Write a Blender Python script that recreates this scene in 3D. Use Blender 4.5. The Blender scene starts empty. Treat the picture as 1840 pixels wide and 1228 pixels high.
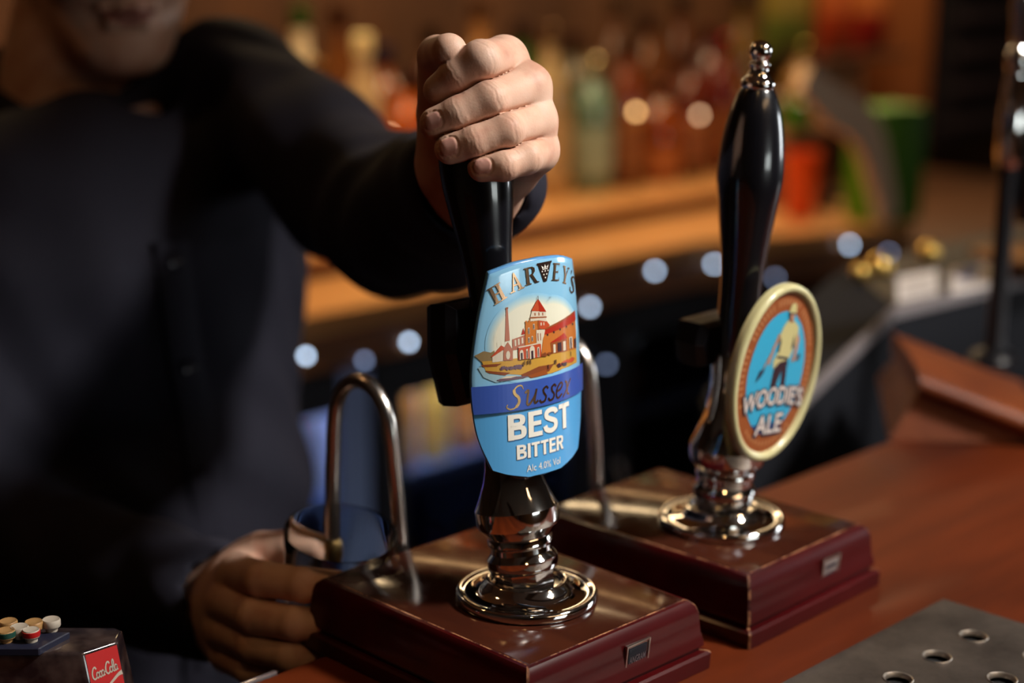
import bpy, bmesh, math, random
import numpy as np
from mathutils import Vector, Matrix
import openvdb as vdb

random.seed(7)
S = bpy.context.scene
COL = S.collection
PI = math.pi

# ------------------------------------------------------------------ camera
# X runs along the bar (to the right and away), Y towards the bar staff, Z up; z = 0 is the bar top.
W, H = 1840, 1228
F_PX, PITCH, ROLL, CAM_H, BAR = 3000.0, .2403, .007, .3686, .795
HB = .042                                # height of the pump boxes
ORG = np.array([.0094, .8899])
_c, _s = math.cos(BAR), math.sin(BAR)
def f2b(P):
    P = np.asarray(P, float); q = P[..., :2]
    return np.stack([_c*q[..., 0]+_s*q[..., 1], -_s*q[..., 0]+_c*q[..., 1], P[..., 2]], -1)
CAM = f2b(np.array([-ORG[0], -ORG[1], CAM_H+HB]))
_cp, _sp, _cr, _sr = math.cos(PITCH), math.sin(PITCH), math.cos(ROLL), math.sin(ROLL)
FWD, RGT, DWN = np.array([0, _cp, -_sp]), np.array([1., 0, 0]), np.array([0, -_sp, -_cp])
AX, AY = f2b(_cr*RGT-_sr*DWN), f2b(_sr*RGT+_cr*DWN)
AZ = f2b(FWD)
cam_d = bpy.data.cameras.new('camera'); cam = bpy.data.objects.new('camera', cam_d); COL.objects.link(cam)
cam_d.sensor_width = 36; cam_d.sensor_fit = 'HORIZONTAL'; cam_d.lens = 36*F_PX/W
cam_d.clip_start = .05; cam_d.clip_end = 60
M = Matrix.Identity(4)
for i in range(3):
    M[i][0], M[i][1], M[i][2], M[i][3] = AX[i], -AY[i], -AZ[i], CAM[i]
cam.matrix_world = M
cam_d.dof.use_dof = True; cam_d.dof.focus_distance = .892; cam_d.dof.aperture_fstop = 3.1
cam_d.dof.aperture_blades = 0
S.camera = cam
def ray(px, py): return AX*(px-W/2)/F_PX+AY*(py-H/2)/F_PX+AZ
def at(px, py, d): return CAM+ray(px, py)*d
def at_z(px, py, z): r = ray(px, py); return CAM+r*(z-CAM[2])/r[2]
def at_y(px, py, y): r = ray(px, py); return CAM+r*(y-CAM[1])/r[1]

# ------------------------------------------------------------------ world, lights, exposure
S.view_settings.view_transform = 'Standard'; S.view_settings.look = 'None'
S.view_settings.gamma = 1; S.view_settings.exposure = 0; S.view_settings.use_curve_mapping = False
S.cycles.use_denoising = True
S.cycles.max_bounces = 8; S.cycles.transmission_bounces = 8; S.cycles.glossy_bounces = 4; S.cycles.diffuse_bounces = 3
S.cycles.caustics_reflective = False; S.cycles.caustics_refractive = False
S.cycles.sample_clamp_indirect = 4.0
wd = bpy.data.worlds.new('world'); S.world = wd; wd.use_nodes = True
wd.node_tree.nodes['Background'].inputs[0].default_value = (.55, .6, 1, 1)
wd.node_tree.nodes['Background'].inputs[1].default_value = .012

def look_at(o, tgt):
    d = Vector(tgt)-o.location
    o.rotation_euler = d.to_track_quat('-Z', 'Y').to_euler()
def area(name, loc, tgt, sx, sy, power, col, spread=180):
    l = bpy.data.lights.new(name, 'AREA'); l.shape = 'RECTANGLE'; l.size = sx; l.size_y = sy
    l.energy = power; l.color = col; l.spread = math.radians(spread)
    o = bpy.data.objects.new(name, l); COL.objects.link(o); o.location = loc; look_at(o, tgt); return o
def spot(name, loc, tgt, power, col, ang, rad=.03, blend=.5):
    l = bpy.data.lights.new(name, 'SPOT'); l.energy = power; l.color = col; l.spot_size = math.radians(ang)
    l.spot_blend = blend; l.shadow_soft_size = rad
    o = bpy.data.objects.new(name, l); COL.objects.link(o); o.location = loc; look_at(o, tgt); return o
# key lamp over the customers' side, daylight from the window behind them
area('key_lamp', (.70, -1.0, 1.36), (.14, .10, .12), .26, .22, 13.2, (1, .96, .90), 100)
area('window_light', (.50, -3.34, .04), (.20, 0, .12), 1.15, .34, 4.2, (.93, 1, .97), 130)
area('side_window_light', (4.75, -1.35, .30), (.15, .3, .08), 1.3, .9, 2.4, (.93, .97, 1), 45)
area('added_warm_fill', (.3, -2.2, 1.46), (.3, -2.2, 0), 1.4, .5, 9, (1, .62, .32), 170)  # added fill without a lamp, warms the room that the chrome reflects
# warm ceiling spots over the customers' side and over the staff side
spot('ceiling_spot', (-.55, -.75, 1.42), (.1, -.05, 0), 5, (1, .58, .22), 75, .035)
spot('ceiling_spot', (.75, -.75, 1.42), (.50, -.10, 0), 6, (1, .58, .26), 50, .035)
spot('ceiling_spot', (-.45, .95, 1.42), (-.05, .2, 0), 4, (1, .50, .20), 50, .035)
# warm light over the back bar
area('back_bar_light', (1.9, 1.45, .95), (1.9, 1.5, -.1), 3.2, .12, 25, (1, .70, .38), 150)
area('back_bar_strip', (2.0, 1.90, .62), (2.0, 1.70, -.1), 3.4, .06, 4, (1, .60, .26), 160)

# ------------------------------------------------------------------ helpers
def lin(c):
    return tuple(((x/255)/12.92 if x/255 <= .04045 else ((x/255+.055)/1.055)**2.4) for x in c)
def mat(name, base, rough=.5, metal=0, coat=0, spec=.5, trans=0, ior=1.45, emit=None, es=0, sss=0, coat_rough=.05, sheen=0):
    m = bpy.data.materials.new(name); m.use_nodes = True
    b = m.node_tree.nodes['Principled BSDF']
    b.inputs['Base Color'].default_value = (*base, 1); b.inputs['Roughness'].default_value = rough
    b.inputs['Metallic'].default_value = metal; b.inputs['Coat Weight'].default_value = coat
    b.inputs['Coat Roughness'].default_value = coat_rough
    b.inputs['Specular IOR Level'].default_value = spec; b.inputs['Transmission Weight'].default_value = trans
    b.inputs['IOR'].default_value = ior; b.inputs['Sheen Weight'].default_value = sheen
    if emit: b.inputs['Emission Color'].default_value = (*emit, 1); b.inputs['Emission Strength'].default_value = es
    if sss:
        b.inputs['Subsurface Weight'].default_value = sss; b.inputs['Subsurface Radius'].default_value = (1, .35, .2)
        b.inputs['Subsurface Scale'].default_value = .004
    return m
def N(m, t, **kw):
    n = m.node_tree.nodes.new(t)
    for k, v in kw.items():
        if hasattr(n, k): setattr(n, k, v)
        else: n.inputs[k].default_value = v
    return n
def L(m, a, b): m.node_tree.links.new(a, b)
def noise(m, scale, detail=3, stretch=(1, 1, 1), rough=.5):
    tc = N(m, 'ShaderNodeTexCoord'); mp = N(m, 'ShaderNodeMapping'); mp.inputs['Scale'].default_value = stretch
    nz = N(m, 'ShaderNodeTexNoise'); nz.inputs['Scale'].default_value = scale; nz.inputs['Detail'].default_value = detail
    nz.inputs['Roughness'].default_value = rough
    L(m, tc.outputs['Object'], mp.inputs['Vector']); L(m, mp.outputs[0], nz.inputs['Vector']); return nz.outputs['Fac']
def ramp(m, fac, stops):
    r = N(m, 'ShaderNodeValToRGB'); e = r.color_ramp.elements
    while len(e) < len(stops): e.new(.5)
    for el, (p, c) in zip(e, stops): el.position = p; el.color = (*c, 1)
    L(m, fac, r.inputs[0]); return r.outputs[0]
def bump(m, fac, strength, dist):
    b = N(m, 'ShaderNodeBump'); b.inputs['Strength'].default_value = strength; b.inputs['Distance'].default_value = dist
    L(m, fac, b.inputs['Height']); L(m, b.outputs[0], m.node_tree.nodes['Principled BSDF'].inputs['Normal'])
def BS(m): return m.node_tree.nodes['Principled BSDF']
def wood(name, dark, light, stretch, scale=14, rough=.3, coat=.6):
    m = mat(name, light, rough, coat=coat)
    f = noise(m, scale, 6, stretch, .6)
    L(m, ramp(m, f, [(.32, dark), (.68, light)]), BS(m).inputs['Base Color'])
    bump(m, f, .08, .002); return m

def link(name, me, m=None, parent=None, smooth=True, angle=None):
    o = bpy.data.objects.new(name, me); COL.objects.link(o)
    if m is not None:
        for x in (m if isinstance(m, (list, tuple)) else [m]): me.materials.append(x)
    if smooth:
        me.polygons.foreach_set('use_smooth', [True]*len(me.polygons))
        if angle:
            try: me.set_sharp_from_angle(angle=math.radians(angle))
            except Exception: pass
    if parent is not None: o.parent = parent
    return o
def bm_obj(name, bm, m, parent=None, smooth=True, angle=35):
    bmesh.ops.recalc_face_normals(bm, faces=bm.faces)
    me = bpy.data.meshes.new(name); bm.to_mesh(me); bm.free(); return link(name, me, m, parent, smooth, angle)
def thing(name, label, cat, loc=(0, 0, 0), group=None, rz=0):
    o = bpy.data.objects.new(name, None); COL.objects.link(o); o.location = loc; o.rotation_euler = (0, 0, rz)
    o.empty_display_size = .02
    return tag(o, label, cat, group)
def tag(o, label, cat, group=None):
    o['label'] = label; o['category'] = cat
    if group: o['group'] = group
    return o
def struct(o): o['kind'] = 'structure'; return o
def box(bm, c, s, R=None, bev=0, mi=0):
    r = bmesh.ops.create_cube(bm, size=1)
    vs = r['verts']
    for v in vs: v.co = Vector((v.co.x*s[0], v.co.y*s[1], v.co.z*s[2]))
    if bev:
        es = list({e for v in vs for e in v.link_edges})
        q = bmesh.ops.bevel(bm, geom=es, offset=bev, segments=2, profile=.6, affect='EDGES')
        vs = list({v for f in q['faces'] for v in f.verts} | {v for v in vs if v.is_valid})
        st, seen = list(vs), set(vs)
        while st:
            v = st.pop()
            for e in v.link_edges:
                w = e.other_vert(v)
                if w not in seen: seen.add(w); st.append(w)
        vs = list(seen)
    for v in vs:
        co = R @ v.co if R is not None else v.co
        v.co = co+Vector(c)
    for f in {f for v in vs for f in v.link_faces}: f.material_index = mi
    return vs
def lathe(bm, prof, n=48, T=None, cap=True, mi=0, facet=None):
    """prof: (r, z) list; T: Matrix 4x4"""
    rings = []
    for r, z in prof:
        ring = []
        for k in range(n):
            a = 2*PI*k/n; rr = r
            if facet: rr = facet(r, z, a)
            co = Vector((rr*math.cos(a), rr*math.sin(a), z))
            ring.append(bm.verts.new(T @ co if T is not None else co))
        rings.append(ring)
    for a, b in zip(rings, rings[1:]):
        for k in range(n):
            f = bm.faces.new((a[k], a[(k+1) % n], b[(k+1) % n], b[k])); f.material_index = mi
    if cap:
        for rg in (rings[0], rings[-1]):
            f = bm.faces.new(rg); f.material_index = mi
    return rings
def tube(bm, pts, r, n=16, cap=True, mi=0):
    pts = [Vector(p) for p in pts]; rings = []
    rs = r if isinstance(r, (list, tuple)) else [r]*len(pts)
    t0 = (pts[1]-pts[0]).normalized(); up = Vector((0, 0, 1)) if abs(t0.z) < .9 else Vector((1, 0, 0))
    x = up.cross(t0).normalized()
    for i, p in enumerate(pts):
        t = (pts[min(i+1, len(pts)-1)]-pts[max(i-1, 0)]).normalized()
        x = (x-t*x.dot(t)).normalized(); y = t.cross(x)
        rings.append([bm.verts.new(p+(x*math.cos(2*PI*k/n)+y*math.sin(2*PI*k/n))*rs[i]) for k in range(n)])
    for a, b in zip(rings, rings[1:]):
        for k in range(n): bm.faces.new((a[k], a[(k+1) % n], b[(k+1) % n], b[k])).material_index = mi
    if cap: bm.faces.new(rings[0]).material_index = mi; bm.faces.new(rings[-1]).material_index = mi
def prism(bm, pts, vec, mi=0):
    a = [bm.verts.new(Vector(p)) for p in pts]; b = [bm.verts.new(Vector(p)+Vector(vec)) for p in pts]
    n = len(a)
    bm.faces.new(a).material_index = mi; bm.faces.new(b[::-1]).material_index = mi
    for k in range(n): bm.faces.new((a[k], a[(k+1) % n], b[(k+1) % n], b[k])).material_index = mi
def spline(pts, m=6):
    """Catmull-Rom through points of any dimension"""
    P = [np.array(p, float) for p in pts]; P = [2*P[0]-P[1]]+P+[2*P[-1]-P[-2]]; out = []
    for i in range(1, len(P)-2):
        for k in range(m):
            t = k/m; a, b, c, d = P[i-1:i+3]
            out.append(.5*(2*b+(c-a)*t+(2*a-5*b+4*c-d)*t*t+(3*b-a-3*c+d)*t**3))
    out.append(P[-2]); return out
_txt = {}
def text2d(s, size=1, shear=0, offset=0, spacing=1):
    """flat 2-D mesh of a string in the built-in font: (verts, faces), left-aligned, baseline at 0"""
    cu = bpy.data.curves.new('t', 'FONT'); cu.body = s; cu.size = size; cu.shear = shear; cu.offset = offset
    cu.space_character = spacing; cu.resolution_u = 4
    o = bpy.data.objects.new('t', cu); COL.objects.link(o)
    dg = bpy.context.evaluated_depsgraph_get(); me = o.evaluated_get(dg).to_mesh()
    v = [(q.co.x, q.co.y) for q in me.vertices]; f = [tuple(p.vertices) for p in me.polygons]
    o.evaluated_get(dg).to_mesh_clear(); bpy.data.objects.remove(o); bpy.data.curves.remove(cu)
    return v, f
def fit_text(s, x0, x1, y0, y1, **kw):
    """string stretched to fill the rectangle"""
    v, f = text2d(s, **kw); a = np.array(v); lo, hi = a.min(0), a.max(0)
    q = (a-lo)/(hi-lo); return [(x0+u*(x1-x0), y0+w*(y1-y0)) for u, w in q], f
def ribbon(pts, ws):
    """flat stroke: list of 2-D points with widths -> (verts, faces)"""
    P = np.array(pts, float); n = len(P); ws = np.broadcast_to(np.asarray(ws, float), (n,))
    T = np.gradient(P, axis=0); T /= np.linalg.norm(T, axis=1, keepdims=True)+1e-12
    Nn = np.stack([-T[:, 1], T[:, 0]], 1)*ws[:, None]/2
    v = [tuple(p) for p in P+Nn]+[tuple(p) for p in P-Nn]
    return v, [(i, i+1, n+i+1, n+i) for i in range(n-1)]
def flat(bm, vf, place, mi=0):
    v, f = vf; vs = [bm.verts.new(Vector(place(*p))) for p in v]
    for q in f:
        try: bm.faces.new([vs[i] for i in q]).material_index = mi
        except ValueError: pass
def poly(pts): return list(pts), [tuple(range(len(pts)))]
def copy_tree(o, parent=None):
    c = o.copy(); COL.objects.link(c)
    if parent is not None: c.parent = parent
    for ch in list(o.children): copy_tree(ch, c)
    return c

# ------------------------------------------------------------------ materials
M_chrome = mat('chrome', (.78, .77, .76), .06, 1)
M_chrome_b = mat('worn_chrome', (.66, .62, .58), .26, 1)
M_steel = mat('brushed_steel', (.20, .18, .165), .48, 1)
_f = noise(M_steel, 22, 8, (1, 1, 1), .65); L(M_steel, ramp(M_steel, _f, [(.3, (.12, .104, .096)), (.75, (.31, .27, .24))]), BS(M_steel).inputs['Base Color'])
M_rim = mat('polished_hole_rim', (.42, .37, .32), .42, 1)
M_black = mat('black_lacquer', (.004, .004, .006), .26, coat=1, spec=.4, coat_rough=.07)
bump(M_black, noise(M_black, 60, 5, (1, 1, .35)), .05, .001)
M_blackp = mat('black_plastic', (.006, .006, .008), .32)
M_dark = mat('dark_void', (.003, .003, .004), .8)
M_mahog = mat('mahogany_lacquer', (.05, .004, .006), .3, coat=.22, coat_rough=.12, spec=.3)
_f = noise(M_mahog, 24, 6, (.25, 1, 1), .6)
L(M_mahog, ramp(M_mahog, _f, [(.3, (.026, .0012, .0018)), (.7, (.062, .0028, .0035))]), BS(M_mahog).inputs['Base Color'])
_s2 = noise(M_mahog, 260, 3); bump(M_mahog, _s2, .05, .0006)
M_boxtop = mat('worn_mahogany_top', (.07, .02, .01), .2, coat=.55, coat_rough=.1)
_f = noise(M_boxtop, 26, 7, (1, .2, 1), .65)
L(M_boxtop, ramp(M_boxtop, _f, [(.3, (.026, .006, .004)), (.7, (.066, .017, .008))]), BS(M_boxtop).inputs['Base Color'])
_f2 = noise(M_boxtop, 70, 6); L(M_boxtop, ramp(M_boxtop, _f2, [(.35, (.10,)*3), (.7, (.22,)*3)]), BS(M_boxtop).inputs['Roughness'])
M_wear = mat('chipped_edge', (.25, .1, .05), .5)
_f = noise(M_wear, 90, 4, (1, 1, 1), .7)
L(M_wear, ramp(M_wear, _f, [(.42, (.035, .004, .005)), (.56, (.34, .15, .07)), (.8, (.5, .3, .2))]), BS(M_wear).inputs['Base Color'])
M_bar = wood('bar_wood', (.056, .009, .002), (.145, .024, .0045), (.16, 1, 1), 14, .5, .06)
BS(M_bar).inputs['Specular IOR Level'].default_value = .25
M_ledge = wood('ledge_wood', (.11, .022, .005), (.20, .047, .010), (1, 1, .3), 12, .5, .05)
M_counter = wood('counter_wood', (.42, .19, .065), (.62, .32, .12), (.3, 1, 1), 6, .35, .3)
M_panel = wood('dark_panel_wood', (.035, .014, .007), (.10, .04, .018), (1, 1, .2), 8, .45, .2)
M_backwall = wood('back_wall_wood', (.028, .012, .006), (.10, .042, .018), (1, 1, .2), 5, .5, 0)
M_gold = mat('gold_foil', (.80, .50, .22), .22, 1)
M_goldd = mat('copper_foil', (.52, .31, .18), .24, 1)
M_white = mat('white_print', lin((240, 238, 228)), .4)
M_brass = mat('dull_brass', (.45, .30, .12), .3, 1)
M_glass = mat('clear_glass', (.97, .98, .97), .03, trans=1, ior=1.22, coat=.5)
M_clear = mat('clear_acrylic', (.55, .5, .52), .12, trans=.85, ior=1.46)
M_rubber = mat('rubber', (.01, .01, .011), .6)
# skin
M_skin = mat('skin', (.62, .34, .23), .5, spec=.35, sss=.06)
_f = noise(M_skin, 55, 4); _v = ramp(M_skin, _f, [(.3, (.55, .285, .20)), (.5, (.66, .405, .295)), (.75, (.70, .46, .35))])
L(M_skin, _v, BS(M_skin).inputs['Base Color'])
_fb = noise(M_skin, 900, 3); bump(M_skin, _fb, .25, .0004)
M_nail = mat('fingernail', (.62, .33, .27), .25, coat=.3, sss=.1)
M_lip = mat('lips', (.34, .13, .10), .5)
M_hair = mat('dark_hair', (.012, .008, .006), .6)
M_shirt = mat('navy_shirt_cloth', (.020, .0195, .030), .8, spec=.15)
bump(M_shirt, noise(M_shirt, 500, 2), .15, .0006)
M_trous = mat('black_trouser_cloth', (.006, .006, .008), .85)
M_button = mat('dark_button', (.02, .02, .03), .25)

# ------------------------------------------------------------------ the setting
FLOOR = -1.12
def slab(name, c, s, m, bev=0):
    bm = bmesh.new(); box(bm, c, s, bev=bev); return struct(bm_obj(name, bm, m, smooth=False))
M_floor = wood('floor_boards', (.02, .010, .006), (.05, .025, .014), (.15, 1, 1), 6, .5, .1)
M_ceil = mat('ceiling_paint', (.42, .36, .30), .9)
M_plaster = mat('dark_plaster', (.20, .13, .09), .85)
slab('floor', (1, -.6, FLOOR-.05), (8, 6, .1), M_floor)
slab('ceiling', (1, -.6, 1.55), (8, 6, .1), M_ceil)
slab('wall_back', (1, 2.05, .2), (8, .1, 2.7), M_backwall)
slab('wall_left', (-3.0, -.6, .2), (.1, 5.4, 2.7), M_plaster)
slab('wall_right', (4.95, -.6, .2), (.1, 5.4, 2.7), M_plaster)
bm = bmesh.new()
for y in (-2.04, -.66): box(bm, (4.86, y, .30), (.08, .06, 1.02))
for z in (-.18, .78): box(bm, (4.86, -1.35, z), (.08, 1.44, .06))
w2 = struct(bm_obj('window_2', bm, M_panel, smooth=False))
bm = bmesh.new()                                                    # customers' wall with the window opening
for c, s in (((-1.55, -3.5, .2), (2.9, .1, 2.7)), ((3.05, -3.5, .2), (3.9, .1, 2.7)), ((.5, -3.5, -.65), (1.2, .1, 1.0)), ((.5, -3.5, .90), (1.2, .1, 1.3))):
    box(bm, c, s)
struct(bm_obj('wall_front', bm, M_plaster, smooth=False))
M_wglow = mat('daylit_pane', (.02, .02, .02), .2, emit=(.80, .90, 1), es=.35)
bm = bmesh.new()
for x in (-.10, 1.10): box(bm, (x, -3.46, .05), (.06, .08, .46))
for z in (-.15, .25): box(bm, (.5, -3.46, z), (1.26, .08, .06))
w = struct(bm_obj('window_1', bm, M_panel, smooth=False))
bm = bmesh.new(); box(bm, (.5, -3.5, .05), (1.2, .01, .4)); bm_obj('pane', bm, M_wglow, w, smooth=False)
bm = bmesh.new(); box(bm, (4.895, -1.35, .30), (.01, 1.38, .96)); bm_obj('pane', bm, M_wglow, w2, smooth=False)

# bar counter: a worktop on a panelled front
t = thing('bar_counter', 'polished orange-brown wooden bar top that the beer pumps stand on', 'bar counter', (0, 0, FLOOR))
bm = bmesh.new(); box(bm, (.05, -.165, -FLOOR-.02), (2.5, .52, .04), bev=.006); bm_obj('worktop', bm, M_bar, t)
bm = bmesh.new(); box(bm, (.05, -.12, (-FLOOR-.04)/2), (2.4, .34, -FLOOR-.04))
for k in range(8): box(bm, (-.95+k*.29, -.295, .55), (.23, .02, .8), bev=.006)
bm_obj('front_panel', bm, M_panel, t)

# raised wooden end piece: a sloped fascia under a rounded lip
A0, A1 = Vector(at_z(1597, 792, 0)), Vector(at_z(1893, 800, 0))
e = (A1-A0).normalized(); nb = Vector((-e.y, e.x, 0))
if nb.y < 0 and nb.x < 0: nb = -nb
B0, B1 = Vector(at_z(1652, 702, .040)), Vector(at_z(1893, 797, .003))
t = thing('bar_flap', 'raised wooden ledge with rounded red-brown lip at the right end of the bar', 'bar ledge', tuple((A0+A1)/2))
off = -(A0+A1)/2
up = Vector((0, 0, 1))
bm = bmesh.new()
back = Vector((.17, .12, 0))
fr = [A0, A1, B1, B0]; bk = [A0+back, A1+back, B1+back*.8, B0+back*.8]
va = [bm.verts.new(p+off) for p in fr]; vb = [bm.verts.new(p+off) for p in bk]
bm.faces.new(va); bm.faces.new(vb[::-1])
for k in range(4): bm.faces.new((va[k], va[(k+1) % 4], vb[(k+1) % 4], vb[k]))
bm_obj('fascia', bm, M_ledge, t, smooth=False)
bm = bmesh.new()
ln = (B1-B0)
ncam = Vector((-.75, -.66, 0))
sec = [(0.002, -.002), (.010, .000), (.014, .006), (.012, .013), (.002, .017), (-.05, .020), (-.13, .018), (-.13, -.002)]
prs = [[B0-ln*.02+ncam*u+up*v+off for u, v in sec], [B1+ncam*u+up*v+off for u, v in sec]]
ra, rb = [[bm.verts.new(p) for p in q] for q in prs]
for k in range(len(sec)): bm.faces.new((ra[k], ra[(k+1) % 8], rb[(k+1) % 8], rb[k]))
bm.faces.new(ra); bm.faces.new(rb[::-1])
bm_obj('lip', bm, M_ledge, t, angle=60)

# drip tray: steel plate with dished holes, inside a shallow pan
TX0, TX1, TY0, TY1, PZ = -.135, .2495, -.335, -.1235, .0055
t = thing('drip_tray', 'brushed steel drip tray with round holes set on the bar before the pumps', 'drip tray', (0, 0, 0))
hx = [.2105-.0413*k for k in range(9)]; hy = [-.1665-.0413*k for k in range(4)]
bm = bmesh.new(); NS = 24; RH = .0088
def q4(a, b, c, d): bm.faces.new([bm.verts.new(Vector((x, y, PZ))) for x, y in (a, b, c, d)])
gx = sorted([x-.02065 for x in hx]+[max(hx)+.02065]); gy = sorted([y-.02065 for y in hy]+[max(hy)+.02065])
q4((TX0, TY0), (TX1, TY0), (TX1, gy[0]), (TX0, gy[0])); q4((TX0, gy[-1]), (TX1, gy[-1]), (TX1, TY1), (TX0, TY1))
q4((TX0, gy[0]), (gx[0], gy[0]), (gx[0], gy[-1]), (TX0, gy[-1])); q4((gx[-1], gy[0]), (TX1, gy[0]), (TX1, gy[-1]), (gx[-1], gy[-1]))
for x in hx:
    for y in hy:
        inn, outv = [], []
        for k in range(NS):
            a = 2*PI*k/NS+PI/4; cx, sy = math.cos(a), math.sin(a); mx = max(abs(cx), abs(sy))
            inn.append(bm.verts.new((x+RH*cx, y+RH*sy, PZ))); outv.append(bm.verts.new((x+.02065*cx/mx, y+.02065*sy/mx, PZ)))
        for k in range(NS): bm.faces.new((inn[k], outv[k], outv[(k+1) % NS], inn[(k+1) % NS]))
bmesh.ops.remove_doubles(bm, verts=bm.verts, dist=1e-5)
for a, b in (((TX0, TY0), (TX1, TY0)), ((TX1, TY0), (TX1, TY1)), ((TX1, TY1), (TX0, TY1)), ((TX0, TY1), (TX0, TY0))):
    bm.faces.new([bm.verts.new(p) for p in ((*a, PZ), (*b, PZ), (*b, .001), (*a, .001))])
bm_obj('plate', bm, M_steel, t, smooth=False)
bm = bmesh.new(); box(bm, ((TX0+TX1)/2, (TY0+TY1)/2, .0006), (TX1-TX0-.002, TY1-TY0-.002, .0008)); bm_obj('pan', bm, M_dark, t, smooth=False)
for x in hx:
    for y in hy:
        bm = bmesh.new()
        lathe(bm, [(.0088, 0.0001), (.0085, .0006), (.0078, .0003), (.0070, -.0010), (.0068, -.0022)], 28, cap=False)
        o = bm_obj('hole_rim', bm, M_rim, t); o.location = (x, y, PZ)

# ------------------------------------------------------------------ beer pumps
def loft_rect(bm, prof, w, d, ch, cy=0):
    """prof: (outset, z, material of the band above); rectangle w x d, corner chamfer ch (worn)"""
    rings = []
    for o, z, _m in prof:
        x, y = w/2+o, d/2+o
        rings.append([bm.verts.new((sx, sy+cy, z)) for sx, sy in ((x-ch, -y), (x, -y+ch), (x, y-ch), (x-ch, y), (-x+ch, y), (-x, y-ch), (-x, -y+ch), (-x+ch, -y))])
    for (a, b, pr) in zip(rings, rings[1:], prof):
        for k in range(8):
            f = bm.faces.new((a[k], a[(k+1) % 8], b[(k+1) % 8], b[k])); f.material_index = pr[2] if k % 2 else max(pr[2], 1 if pr[2] != 2 else 2)
            if k % 2 == 0: f.material_index = 1
    bm.faces.new(rings[0]).material_index = 0
    bm.faces.new(rings[-1]).material_index = 2
BOXPROF = [(.0118, .0003, 0), (.0122, .0095, 0), (.0108, .0108, 0), (.0072, .0112, 0), (.0070, .0128, 0), (.0092, .0142, 0), (.0092, .0165, 0),
           (.0078, .022, 0), (.0072, .028, 0), (.0068, .034, 0), (.0052, .0385, 0), (.0024, .0412, 0), (.0006, .0416, 1), (0, HB, 2)]
BODY = [(.0150, .000), (.0172, .006), (.0176, .0150), (.0195, .0162), (.0202, .0185), (.0202, .0225), (.0190, .0245), (.0176, .0262), (.0174, .0290),
        (.0186, .0310), (.0186, .0335), (.0180, .0350), (.0205, .0385), (.0232, .0412), (.0238, .0440), (.0238, .0515), (.0228, .0535),
        (.0205, .0600), (.0178, .0670), (.0158, .0750), (.0146, .084), (.0140, .094), (.0142, .106), (.0136, .112)]
def body_facet(r, z, a):
    if z > .0535 or z < .0162:                                      # eight soft flats above the band and on the neck
        k = PI/4; b = (a+PI/8) % k-k/2
        return r*(.35+.65*math.cos(k/2)/math.cos(b)*1.02)
    return r
HANDLE2 = [(.0118, .110), (.0124, .112), (.0128, .13), (.0128, .150), (.0134, .165), (.0150, .182), (.0172, .199), (.0194, .214), (.0203, .223), (.0202, .232),
           (.0192, .243), (.0176, .254), (.0154, .264), (.0128, .2715), (.0110, .2755), (.0098, .2775), (.0080, .2782)]
HANDLE1 = [(.0118, .110), (.0124, .112), (.0127, .13), (.0126, .155), (.0126, .172), (.0132, .186), (.0150, .201), (.0174, .216), (.0196, .231), (.0205, .242),
           (.0204, .250), (.0194, .259), (.0178, .267), (.0160, .274), (.0140, .280), (.0115, .285), (.0080, .288)]
FINIAL = [(.0098, 0), (.0104, .0008), (.0106, .0032), (.0098, .0052), (.0074, .0072), (.0060, .010), (.0056, .0125), (.0066, .0138), (.0066, .0152), (.0050, .0163),
          (.0052, .0175), (.0064, .0197), (.0068, .0225), (.0062, .0252), (.0046, .0272), (.002, .0283), (.0004, .0285)]
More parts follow.
